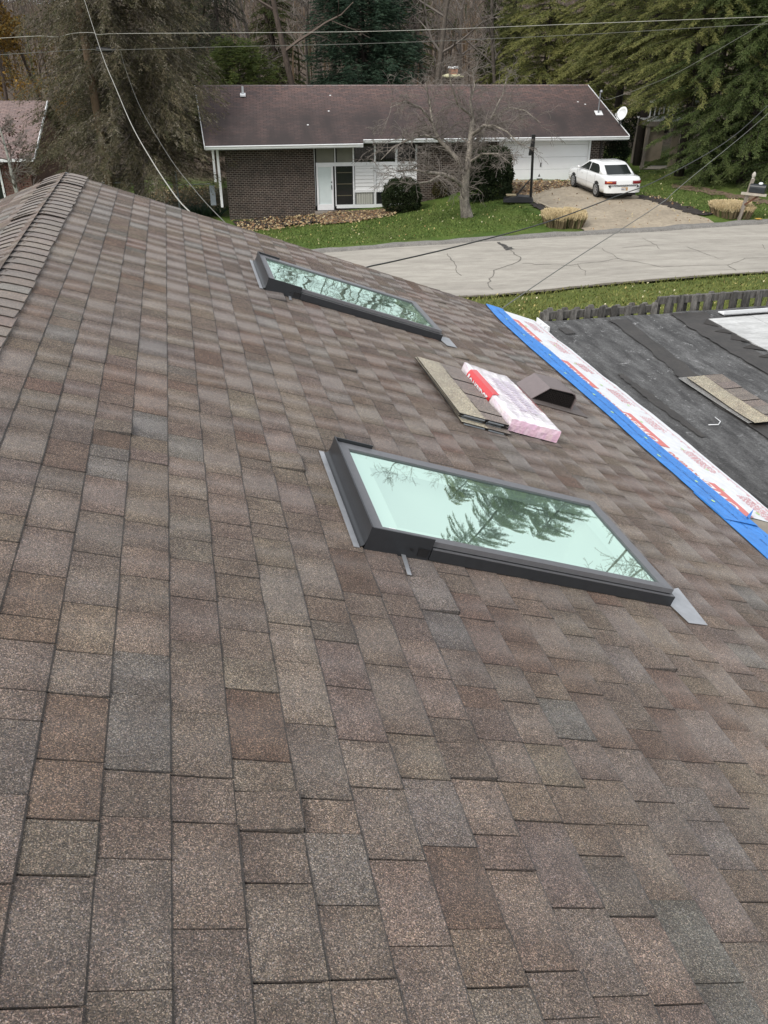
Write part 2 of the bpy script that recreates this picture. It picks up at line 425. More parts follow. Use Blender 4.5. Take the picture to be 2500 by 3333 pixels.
def skylight(box, label, ear, strip, far=False):
    a, b, c, d = box; T = .088
    base = MB()                                    # frame body: four sides below the cladding
    pr(base, a, a + .05, c, d - .03, .0, .060); pr(base, b - .05, b, c, d, .0, .060); pr(base, a + .05, b - .05, c, c + .05, 0, .060); pr(base, a + .05, b - .05, d - .05, d, 0, .060)
    root = base.build('skylight', M_DARKMETAL, home); tag(root, label)
    f = MB()                                       # grey sash band round the glass, with mitred corners
    wv = .046
    O = [(a, c), (b, c), (b, d), (a, d)]; I = [(a + wv, c + wv), (b - wv, c + wv), (b - wv, d - wv), (a + wv, d - wv)]
    for i in range(4):
        j = (i + 1) % 4
        g = .0015
        o0, o1, i0, i1 = O[i], O[j], I[i], I[j]
        top = [RP(*o0, T), RP(*o1, T), RP(*i1, T - .004), RP(*i0, T - .004)]
        mid = [RP(*o0, T), RP(*o1, T)]
        f.poly(top); f.quad(RP(*o1, T), RP(*o0, T), RP(*o0, T - .022), RP(*o1, T - .022)); f.quad(RP(*i0, T - .004), RP(*i1, T - .004), RP(*i1, T - .016), RP(*i0, T - .016))
    f.build('sash', M_FRAME, root)
    q = MB(); q.quad(RP(a + wv - .004, c + wv - .004, T - .012), RP(b - wv + .004, c + wv - .004, T - .012), RP(b - wv + .004, d - wv + .004, T - .012), RP(a + wv - .004, d - wv + .004, T - .012)); q.build('glass', M_GLASSW if far else M_GLASS, root)
    # head cover: tall lipped channel on the upslope side, returning round both corners
    hc = MB(); L = .245; t = .006; H2 = .104
    pr(hc, a - .012, b + .012, c - .016, c - .016 + t, .004, H2)
    pr(hc, a - .012, a - .012 + t, c - .010, c + L, -.0, H2 - .002)
    pr(hc, b + .006, b + .012, c - .010, c + L * .7, .0, H2 - .002)
    # the rounded foot of the head channel
    prof = [(c - .016, .050), (c - .017, .032), (c - .021, .020), (c - .030, .0145), (c - .036, .0135), (c - .036, .0160), (c - .029, .0175), (c - .020, .026), (c - .012, .050)]
    hc.loft([[RP(s, v, h) for v, h in prof] for s in (a - .012, b + .012)])
    hc.build('head_flashing', M_DARKMETAL, root)
    g = MB(); pr(g, a - .02, b + .02, c - .060, c - .0365, .0128, .0148); g.build('flashing_flange', M_GALV, root)
    # side cladding: stepped profile; a light ledge on top of a dark skirt
    for s_out, sg in ((a, -1), (b, 1)):
        k = MB()
        pr(k, min(s_out, s_out + sg * .014), max(s_out, s_out + sg * .014), c + L + .004, d + .012, .012, .058)
        k.build('side_cover', M_DARKMETAL, root)
        k = MB(); pr(k, min(s_out, s_out + sg * .013), max(s_out, s_out + sg * .013), c + L + .006, d + .010, .0585, .062); k.build('cover_ledge', M_FRAME, root)
    k = MB(); pr(k, a - .012, b + .012, d + .001, d + .016, .010, .060); k.build('sill_cover', M_DARKMETAL, root)
    sc = MB(); ss = a - .0125
    sc.lathe([(.006, 0), (.006, .004), (.003, .0045)], RP(ss, c + .165, .045), 8, -U); pr(sc, ss - .003, ss, c + .195, c + .235, .022, .052); pr(sc, ss - .004, ss, c + .192, c + .24, .052, .056); sc.build('bracket', M_BLACK, root)
    e = MB(); e.add([RP(s, v, .0135) for s, v in ear] + [RP(s, v, .0155) for s, v in ear], [(4, 5, 6, 7), (0, 1, 5, 4), (1, 2, 6, 5), (2, 3, 7, 6), (3, 0, 4, 7)]); e.build('apron_flashing', M_GALV, root)
    e = MB(); e.add([RP(s, v, .0135) for s, v in strip] + [RP(s, v, .0150) for s, v in strip], [(4, 5, 6, 7), (0, 1, 5, 4), (1, 2, 6, 5), (2, 3, 7, 6), (3, 0, 4, 7)]); e.build('step_flashing', M_GALV, root)
    # plastered light shaft under the glass with a white floor added to brighten the pane
    w_ = MB(); i0, i1, j0, j1 = a + .055, b - .055, c + .055, d - .055; dp = -.34
    w_.quad(RP(i0, j0, .07), RP(i1, j0, .07), RP(i1, j0, dp), RP(i0, j0, dp)); w_.quad(RP(i1, j1, .07), RP(i0, j1, .07), RP(i0, j1, dp), RP(i1, j1, dp))
    w_.quad(RP(i0, j1, .07), RP(i0, j0, .07), RP(i0, j0, dp), RP(i0, j1, dp)); w_.quad(RP(i1, j0, .07), RP(i1, j1, .07), RP(i1, j1, dp), RP(i1, j0, dp))
    w_.quad(RP(i0, j0, dp), RP(i1, j0, dp), RP(i1, j1, dp), RP(i0, j1, dp))
    for x0, x1, y0, y1 in ((i0, i1, j0, j0 + .085), (i0, i1, j1 - .085, j1), (i0, i0 + .075, j0 + .085, j1 - .085), (i1 - .075, i1, j0 + .085, j1 - .085)): w_.quad(RP(x0, y0, .052), RP(x1, y0, .052), RP(x1, y1, .052), RP(x0, y1, .052))
    w_.build('light_shaft', mat('plaster_white', (.82, .83, .82), .8), root)
    if not far:
        st = MB(); pr(st, a + .036, a + .062, c + .078, c + .084 + .022, T - .010, T - .0095, (1, 1, 1)); pr(st, a + .038, a + .052, c + .0785, c + .084 + .012, T - .0094, T - .009, (.75, .06, .05)); st.build('sticker', M_STICK, root)
    return root
skylight(SKY[0], 'nearer skylight with a wide pane mirroring evergreens', [(2.70, 2.128), (2.79, 2.30), (2.50, 2.27), (2.49, 2.164)], [(2.616, .870), (2.616, .888), (2.466, .874), (2.466, .857)])
skylight(SKY[1], 'farther narrow-looking skylight mirroring bare branches', [(6.36, 2.155), (6.42, 2.29), (6.17, 2.285), (6.15, 2.19)], [(6.262, .90), (6.262, .92), (6.15, .91), (6.15, .89)], True)

# ---------------------------------------------------------------- roof vent
M_BROWN = mat('brown_vent_metal', (.195, .160, .158), .40, metal=.1, n1=(25, .92, 1.06))
M_VDARK = mat('vent_inside', (.016, .012, .011), .6)
ve = MB()
sf, sb = 5.29, 5.60
prof = [(2.59, .012), (2.70, .126), (2.88, .134), (2.915, .128), (2.938, .100), (2.94, .012)]
out = [[RP(s, v, h) for v, h in prof] for s in (sf, sb)]
prin = [(2.598, .012), (2.703, .121), (2.88, .129), (2.911, .123), (2.933, .097), (2.935, .012)]
inn = [[RP(s, v, h) for v, h in prin] for s in (sf, sb)]
n = len(prof)
ve.loft(out, closed=False); ve.loft(inn, closed=False)
for i in range(n - 1): ve.quad(out[0][i], out[0][i + 1], inn[0][i + 1], inn[0][i])
ve.poly(out[1])
vent = ve.build('roof_vent', M_BROWN, home); tag(vent, 'brown metal roof vent hood with a dark louvred mouth')
k = MB(); k.obox(RP(sf - .09, 2.55, .0125), U * (sb - sf + .16), D * .49, N * .002); k.build('vent_flange', mat('brown_flange', (.12, .10, .093), .6, n1=(40, .8, 1.1)), vent)
k = MB(); k.poly([RP(sf + .035, v, h) for v, h in prin])
for i in range(7): k.obox(RP(sf + .012, 2.612 + (.010 + .0135 * i) * .96, .022 + .0135 * i), U * .020, D * (.305 - (.010 + .0135 * i) * .96), N * .003)
for i in range(22): k.obox(RP(sf + .010, 2.625 + i * .0142, .014), U * .004, D * .003, N * min(.095, .02 + .0142 * i))
k.build('louvre', M_VDARK, vent)

# ---------------------------------------------------------------- underlayment strips at the eave
def sheet(name, left, right, h, m, step=.12, wob=.0025, seed=0, parent=home, jag=0.):
    rg = random.Random(seed); a0, a1 = left[0][0], left[-1][0]; n = int(abs(a1 - a0) / step) + 1; mb = MB(); rows = []
    def itp(poly, s):
        p = sorted(poly); return float(np.interp(s, [q[0] for q in p], [q[1] for q in p]))
    for i in range(n + 1):
        s = a0 + (a1 - a0) * i / n; l, r = itp(left, s), itp(right, s) + rg.uniform(-jag, jag)
        rows.append([RP(s, l + (r - l) * t / 5, h + rg.uniform(0, wob) * (1 if 0 < t < 5 else .4)) for t in range(6)])
    for i in range(n):
        for t in range(5): mb.quad(rows[i][t], rows[i + 1][t], rows[i + 1][t + 1], rows[i][t + 1])
    for i in range(n): mb.quad(rows[i + 1][5], rows[i][5], rows[i][5] - N * .012, rows[i + 1][5] - N * .012); mb.quad(rows[i][0], rows[i + 1][0], rows[i + 1][0] - N * .004, rows[i][0] - N * .004)
    return mb.build(name, m, parent, True)
M_UND = mat('white_membrane', (.74, .75, .77), .5, n1=(9, .9, 1.03), bump=(14, .5))
M_BLUE = mat('blue_membrane', (.045, .235, .66), .5, n1=(7, .82, 1.12), bump=(22, .5))
M_RED = mat('red_print', (.62, .19, .175), .55); M_REDF = mat('faded_red_print', (.66, .27, .29), .55)
M_WHT = mat('white_print', (.76, .76, .78), .55); M_NAVY = mat('navy_print', (.006, .020, .11), .55); M_GREEN = mat('green_mark', (.50, .72, .30), .6)
wl = [(8.50, 3.54), (3.95, 3.50)]; wr = [(8.52, 4.00), (8.33, 4.03), (7.82, 3.98), (7.54, 4.02), (6.76, 3.99), (6.48, 4.016), (6.1, 4.005), (5.6, 4.02), (4.69, 3.978), (4.43, 3.98), (4.2, 3.958), (3.95, 3.95)]
und = sheet('underlayment', wl, wr, .012, M_UND, .10, .0025, 3, home, .006); tag(und, 'white underlayment strip printed in red along the eave')
bl = [(8.53, 3.41), (8.41, 3.385), (7.86, 3.325), (7.0, 3.305), (6.3, 3.316), (5.39, 3.325), (4.8, 3.30), (4.37, 3.312), (4.0, 3.30), (3.80, 3.30)]
br = [(8.53, 3.62), (8.43, 3.60), (8.1, 3.575), (7.6, 3.545), (7.11, 3.583), (6.6, 3.564), (6.05, 3.555), (5.82, 3.57), (5.17, 3.53), (4.48, 3.548), (4.0, 3.56), (3.80, 3.56)]
blue = sheet('starter_strip', bl, br, .0215, M_BLUE, .10, .003, 5); tag(blue, 'blue underlayment strip lapped over the white one')
bl2 = [(4.15, 3.30), (3.66, 3.30), (3.36, 3.29), (1.5, 3.30), (S0, 3.30)]; br2 = [(4.15, 3.57), (3.8, 3.575), (3.72, 3.58), (1.5, 3.58), (S0, 3.58)]
blue2 = sheet('starter_strip', bl2, br2, .0165, M_BLUE, .10, .003, 6); tag(blue2, 'nearer blue underlayment strip running out of view')
k = MB(); k.add([RP(3.802, 3.40, .0255), RP(3.802, 3.558, .026), RP(3.92, 3.558, .0262), RP(4.00, 3.655, .060), RP(3.83, 3.50, .046)], [(0, 4, 3, 2, 1)]); k.build('lifted_corner', M_BLUE, blue)
# bare edge boards nearer than the membrane
k = MB(); k.obox(RP(S0, 3.56, -.002), U * (3.95 - S0 - .002), D * .42, N * .012); k.build('edge_board', mat('weathered_board', (.27, .235, .19), .8, n1=(6, .8, 1.15), stretch=(1, 1, 1)), home)
# print on the white membrane: red panels with white lettering, red words, fine print, a red rule
def roof_text(txt, size, s, v, h, m, name, parent, flip=1, bold=0., squash=1.):
    vs, fs = text_faces(txt, size, bold); mb = MB()
    # read from the eave side: lettering advances away from us, tops point upslope
    mb.add([RP(s + x * flip, v - y * squash * flip, h) for x, y in vs], fs)
    return mb.build(name, m, parent)
hp = .0152
for s_hi, s_lo in ((8.18, 7.45), (6.895, 6.18), (5.655, 4.99), (4.434, 3.955)):
    k = MB(); k.poly([RP(s_hi, 3.50, hp), RP(s_hi, 3.675, hp), RP(s_lo, 3.650, hp), RP(s_lo, 3.50, hp)]); k.build('print_panel', M_RED, und)
    roof_text('OWENS', .155, s_lo + .07, 3.606, hp + .0012, M_WHT, 'lettering', und, 1, .004, .75)
for s_ in (7.20, 5.86, 4.66):
    roof_text('CORNING', .115, s_ - .32 + .02, 3.600, hp, M_RED, 'lettering', und, 1, .003, .75)
k = MB(); k.poly([RP(8.4, 3.955, hp), RP(8.4, 3.960, hp), RP(3.97, 3.930, hp), RP(3.97, 3.925, hp)]); k.build('print_rule', M_REDF, und)
k = MB(); rg = random.Random(9); s = 8.25
while s > 4.0:
    L = rg.uniform(.22, .42)
    for j in range(6):
        x = s; v = 3.77 + j * .020 + rg.uniform(0, .004)
        while x > max(s - L, 3.97):
            l = rg.uniform(.015, .05); k.poly([RP(x, v, hp), RP(x, v + .0085, hp), RP(x - l, v + .0085 - .0012, hp), RP(x - l, v - .0012, hp)]); x -= l + .010
    s -= L + rg.uniform(.25, .45)
x = 8.3
while x > 4.0:
    l = rg.uniform(.012, .035); k.poly([RP(x, 3.935 + (8.4 - x) * -.007, hp), RP(x, 3.943 + (8.4 - x) * -.007, hp), RP(x - l, 3.943 + (8.4 - x) * -.007, hp), RP(x - l, 3.935 + (8.4 - x) * -.007, hp)]); x -= l + rg.uniform(.01, .12)
tag(k.build('fine_print', M_REDF, und), kind='stuff')
# navy script on the blue strip and the long chalk line
k = MB(); s = 8.35
while s > 3.0:
    on = 3.9 < s
    b0, b1 = np.interp(s, [p[0] for p in bl[::-1]], [p[1] for p in bl[::-1]]), np.interp(s, [p[0] for p in br[::-1]], [p[1] for p in br[::-1]])
    if not on: b0, b1 = np.interp(s, [p[0] for p in bl2[::-1]], [p[1] for p in bl2[::-1]]), 3.57
    hb = .0252 if on else .0202
    for row, (fr, dens) in enumerate(((.16, .8), (.52, .95), (.80, .75))):
        if rg.random() < dens:
            v = b0 + (b1 - b0) * (fr + rg.uniform(-.03, .03))
            for q in range(rg.randint(3, 6)):
                x = s - q * .016; dy = rg.uniform(-.012, .012); k.poly([RP(x, v, hb), RP(x + .004, v, hb), RP(x - .006, v + dy, hb), RP(x - .010, v + dy, hb)])
    v = b0 + (b1 - b0) * .46; l = .075
    if rg.random() < .85: k.poly([RP(s, v, hb), RP(s, v + .004, hb), RP(s - l, v + .004, hb), RP(s - l, v, hb)])
    s -= rg.uniform(.075, .1)
tag(k.build('print_script', M_NAVY, blue), kind='stuff')
k = MB()
for s, fr, on in ((8.0, .6, 1), (7.45, .5, 1), (6.9, .7, 1), (6.35, .3, 1), (5.9, .55, 1), (5.5, .4, 1), (5.05, .62, 1), (4.7, .2, 1), (4.35, .6, 1), (4.05, .3, 1)):
    for v, h_ in ((3.315 + .23 * fr, .0255), (3.68 + .2 * rg.random(), hp + .001)):
        k.poly([RP(s + .022 * math.cos(t) * rg.uniform(.6, 1.2), v + .012 * math.sin(t) * rg.uniform(.6, 1.2), h_) for t in np.arange(0, 6.2, .7)])
tag(k.build('chalk_mark', M_GREEN, und), kind='stuff')

# ---------------------------------------------------------------- flat roof wing
ZF = RP(0, 4.2, 0).z - .065
def FP(s, x, z=0.0):            # flat-roof frame: s along the ridge, x out from the house
    return U * s + HR * x + Vector((0, 0, ZF + z))
def flat_mat():
    m, nt, b = nodes('black_roll_roofing'); tc = nt.nodes.new('ShaderNodeTexCoord').outputs['Object']
    mp = N_(nt, 'ShaderNodeMapping'); mp.inputs['Rotation'].default_value = (0, 0, -PSI); nt.links.new(tc, mp.inputs[0])
    def nse(sc, det=5, st=None):
        t = N_(nt, 'ShaderNodeTexNoise'); t.inputs['Scale'].default_value = sc; t.inputs['Detail'].default_value = det; t.inputs['Roughness'].default_value = .7
        if st:
            q = N_(nt, 'ShaderNodeMapping'); q.inputs['Scale'].default_value = st; nt.links.new(mp.outputs[0], q.inputs[0]); nt.links.new(q.outputs[0], t.inputs['Vector'])
        else: nt.links.new(mp.outputs[0], t.inputs['Vector'])
        return t.outputs['Fac']
    c = mixc(nt, (.115, .114, .113), (.036, .035, .035), ramp(nt, nse(4, 7, (2.2, .5, 1)), [(.34, 0), (.62, 1)]))
    c = mixc(nt, c, ramp(nt, nse(1.3, 4, (2.5, .35, 1)), [(.3, .70), (.7, 1.22)]), 1., 'MULTIPLY')
    c = mixc(nt, c, ramp(nt, nse(60, 3), [(.3, .6), (.7, 1.45)]), 1., 'MULTIPLY')
    c = mixc(nt, c, ramp(nt, nse(350, 2), [(.35, .6), (.65, 1.5)]), 1., 'MULTIPLY')
    big = ramp(nt, nse(.8, 3), [(.40, .0), (.58, 1.)])
    sp = ramp(nt, nse(15, 9), [(.585, 0), (.70, .85)])
    ml = N_(nt, 'ShaderNodeMath', operation='MULTIPLY'); nt.links.new(big, ml.inputs[0]); nt.links.new(sp, ml.inputs[1])
    c = mixc(nt, c, (.42, .42, .42), ml.outputs[0])
    nt.links.new(c, b.inputs['Base Color']); b.inputs['Roughness'].default_value = .85
    bp = N_(nt, 'ShaderNodeBump'); bp.inputs['Strength'].default_value = .5; bp.inputs['Distance'].default_value = .004; nt.links.new(nse(90, 4), bp.inputs['Height']); nt.links.new(bp.outputs[0], b.inputs['Normal'])
    return m
M_FLAT = flat_mat()
X0 = 3.60
mb = MB(); fw = np.linspace(X0, 11.0, 30); rgf = random.Random(2)
ss = list(np.arange(S0, 8.86, .25)) + [8.86]
zz = {(i, j): rgf.uniform(-.006, .006) + .004 * math.sin(j * 1.7) for i in range(len(ss)) for j in range(len(fw))}
for i in range(len(ss) - 1):
    for j in range(len(fw) - 1):
        mb.quad(*[FP(ss[p] + (.012 * math.sin(fw[q] * 9) if p == len(ss) - 1 else 0), fw[q], zz[p, q]) for p, q in ((i, j), (i, j + 1), (i + 1, j + 1), (i + 1, j))])
flat = mb.build('flat_roof', M_FLAT, home, True); tag(flat, 'flat roof of worn black roll roofing')
k = MB(); k.obox(FP(8.80, X0, -.16), U * .055, HR * 7.2, Vector((0, 0, .150))); k.build('roof_edge', mat('black_edge', (.02, .02, .02), .8), flat)
k = MB(); rgu = random.Random(8); ss_ = np.arange(S0, 8.5, .2); A1 = [RP(s, 3.99, -.004) for s in ss_]; A2 = [FP(s, X0 + .10 + rgu.uniform(-.008, .008), .035) for s in ss_]; A3 = [FP(s, X0 + .17 + rgu.uniform(-.012, .012), .012) for s in ss_]
for i in range(len(ss_) - 1): k.quad(A1[i], A1[i + 1], A2[i + 1], A2[i]); k.quad(A2[i], A2[i + 1], A3[i + 1], A3[i])
k.build('felt_upturn', mat('black_felt', (.018, .017, .017), .75, n1=(9, .6, 1.4), bump=(30, .5)), flat, True)
M_TAR = mat('tar_band', (.028, .024, .021), .55, n1=(6, .7, 1.5), n2=(40, .7, 1.3))
def band(pts_l, pts_r, h, m, name, seed, par=flat, jag=.02):
    rg = random.Random(seed); k = MB(); n = 30
    L = [np.interp(np.linspace(0, 1, n), np.linspace(0, 1, len(pts_l)), [p[i] for p in pts_l]) for i in (0, 1)]
    Rr = [np.interp(np.linspace(0, 1, n), np.linspace(0, 1, len(pts_r)), [p[i] for p in pts_r]) for i in (0, 1)]
    a = [FP(L[0][i], L[1][i] + rg.uniform(-jag, jag), h) for i in range(n)]; b = [FP(Rr[0][i], Rr[1][i] + rg.uniform(-jag, jag), h) for i in range(n)]
    for i in range(n - 1): k.quad(a[i], a[i + 1], b[i + 1], b[i])
    return k.build(name, m, par)
band([(8.72, 4.62), (7.6, 4.56), (6.78, 4.46), (5.9, 4.44), (S0, 4.40)], [(8.72, 4.84), (7.6, 4.74), (6.75, 4.66), (5.9, 4.58), (S0, 4.55)], .0125, M_TAR, 'seam_band', 1)
band([(8.58, 3.93), (8.35, 3.93)], [(8.58, 4.03), (8.35, 4.06)], .0125, M_TAR, 'tar_patch', 7, flat, .008)
band([(7.1, 3.92), (6.4, 3.90), (5.6, 3.93)], [(7.1, 3.97), (6.4, 4.0), (5.6, 3.98)], .0125, M_TAR, 'tar_streak', 8, flat, .012)
band([(8.80, 5.43), (7.9, 5.36), (7.0, 5.34), (S0, 5.3)], [(8.75, 5.86), (7.9, 5.66), (7.0, 5.62), (S0, 5.6)], .0128, M_TAR, 'torn_edge', 3)
M_COAT = mat('white_coated_boards', (.52, .52, .51), .65, n1=(2.2, .75, 1.12), n2=(14, .78, 1.1), stretch=(1, 2.2, 1))
k = MB()
for i in range(10):
    x0 = 5.70 + i * .30 + .05 * (i == 0); k.obox(FP(S0, x0, -.01), U * (8.50 - S0), HR * .293, Vector((0, 0, .024 + .001 * (i % 3))))
k.build('white_deck', M_COAT, flat)
k = MB(); rg = random.Random(12)
for i in range(16):
    s_ = 8.5 - i * .28; k.poly([FP(s_ + rg.uniform(-.1, .1), 5.70 + rg.uniform(-.02, .05), .0175), FP(s_ - .15, 5.58 + rg.uniform(-.04, .04), .0165), FP(s_ - .3, 5.71 + rg.uniform(-.02, .05), .0175)])
k.build('torn_flap', mat('torn_felt', (.03, .026, .023), .8), flat)
# end of the old gutter at the far corner of the membrane
k = MB(); k.obox(FP(8.42, X0 + .15, .03), U * .36, HR * .014, Vector((0, 0, .05))); k.obox(FP(8.42, X0 + .04, .03), U * .36, HR * .010, Vector((0, 0, .05))); k.obox(FP(8.42, X0 + .05, .02), U * .36, HR * .10, Vector((0, 0, .008)))
for q in (.08, .2): k.obox(FP(8.42 + q, X0 + .05, .062), U * .02, HR * .10, Vector((0, 0, .006)))
k.build('gutter_end', M_WHITE, home)
# walls under the roof
M_OWNBRICK = mat('own_wall', (.30, .25, .21), .8, n1=(8, .85, 1.1))
ctr = RP(0, VR, 0); zt = RP(0, 3.7, 0).z - .14
k = MB(); xl, xr = (ctr.dot(HR) - 3.2), RP(0, 3.6, 0).dot(HR); gz = CZ - 5.05
k.obox(U * (S0 + .3) + HR * xl + Vector((0, 0, gz)), U * (S1 - S0 - .7), HR * (xr - xl), Vector((0, 0, zt - gz)))
s_ = S1 - .41
k.poly([U * s_ + HR * xl + Vector((0, 0, zt)), U * s_ + HR * xr + Vector((0, 0, zt)), U * s_ + HR * ctr.dot(HR) + Vector((0, 0, ctr.z - .1))])
k.build('wall', M_OWNBRICK, home)
k = MB(); k.obox(U * (S0 + .3) + HR * (xr + .05) + Vector((0, 0, gz)), U * (8.7 - S0 - .3), HR * 7.0, Vector((0, 0, ZF - .17 - gz))); k.build('wing_wall', M_OWNBRICK, home)

# ---------------------------------------------------------------- loose things on the roofs
M_SHL = shingle_mat('loose_shingle_granules', 300., False)
def loose_shingle(name, label, fr, s0, s1, v0, v1, h, group, rot=0., khaki=.52, bend=.0, seed=0, kh=(.27, .245, .185), tabs=True):
    """one laminated shingle: khaki headlap strip, tabbed lower half, dark felt edge"""
    rg = random.Random(seed); L, W = s1 - s0, v1 - v0; cs, cv = (s0 + s1) / 2, (v0 + v1) / 2
    def P(a, b, z):
        x, y = (a - .5) * L, (b - .5) * W; c_, n_ = math.cos(rot), math.sin(rot)
        return fr(cs + x * c_ - y * n_, cv + x * n_ + y * c_, h + z + bend * (2 * a - 1) ** 2 + bend * .4 * math.sin(a * 7 + seed) * (b < .3))
    root = thing(name, label, 'shingle', fr(cs, cv, h), group)
    n = 14; k = MB()
    for i in range(n):
        a0, a1 = i / n, (i + 1) / n
        k.quad(P(a0, 0, .005), P(a1, 0, .005), P(a1, khaki, .005), P(a0, khaki, .005), kh)
    k.build('headlap', M_SHL, root)
    k = MB(); cuts = [0, .13, .30, .43, .52, .69, .83, 1.]
    for i in range(7):
        c = tuple(pick_col(rg) * .95); a0, a1 = cuts[i] + .004, cuts[i + 1] - .004; z = .005 + .003 * (i % 2)
        for q in range(3):
            b0, b1 = a0 + (a1 - a0) * q / 3, a0 + (a1 - a0) * (q + 1) / 3
            k.quad(P(b0, khaki, z), P(b1, khaki, z), P(b1, 1, z), P(b0, 1, z), c); k.quad(P(b0, 1, z), P(b1, 1, z), P(b1, 1, -.0), P(b0, 1, 0), (.02, .02, .02))
    k.build('tab_strip', M_SHL, root)
    k = MB()
    for i in range(n):
        a0, a1 = i / n, (i + 1) / n; k.quad(P(a1, 0, .0048), P(a0, 0, .0048), P(a0, 0, 0), P(a1, 0, 0)); k.quad(P(a0, 0, 0), P(a0, 1, 0), P(a1, 1, 0), P(a1, 0, 0))
    for a0 in (0, 1): k.quad(P(a0, 0, 0), P(a0, 1, 0), P(a0, 1, .0048), P(a0, 0, .0048))
    k.build('felt_backing', M_BLACK, root)
    return root
g = 'loose shingles piled on the brown roof'
st = [('bottom shingle of the pile on the brown roof, sticking out furthest at its near end', 4.33, 5.38, 1.712, 2.05, .018, .02),
      ('second shingle up in the pile on the brown roof', 4.40, 5.41, 1.700, 2.04, .029, .0),
      ('third shingle up in the pile on the brown roof, under the topmost one', 4.40, 5.40, 1.692, 2.028, .041, -.012),
      ('topmost shingle of the pile on the brown roof, its khaki strip showing', 4.375, 5.375, 1.690, 2.025, .055, .0)]
for i, (lb, a, b, c, d, h, r) in enumerate(st): loose_shingle('loose_shingle', lb, RP, a, b, c, d, h, g, r, .52, .002, 20 + i)
M_STRIP = mat('release_tape', (.22, .24, .26), .4)
for i, ob in enumerate([o for o in COL.objects if o.name.startswith('loose_shingle')]):
    k = MB(); s_ = st[i][1] + .002; h = st[i][5]
    for v0, v1 in ((1.72, 1.86), (1.885, 1.99)): k.obox(RP(s_ - .004, v0, h - .006), U * .004, D * (v1 - v0), N * .007)
    k.build('tape_strip', M_STRIP, ob)
g = 'loose shingles lying on the flat roof'
def FR(s, x, h=0.): return FP(s, x, h + .012)
loose_shingle('loose_shingle', 'lower shingle lying on the black flat roof, its grey felt edges sticking out', FR, 5.75, 6.85, 4.44, 4.86, .004, g, -.03, .4, .002, 40, (.16, .165, .17))
loose_shingle('loose_shingle', 'upper shingle on the black flat roof, half khaki and half brown tabs', FR, 5.70, 6.80, 4.49, 4.86, .016, g, .0, .50, .010, 41)
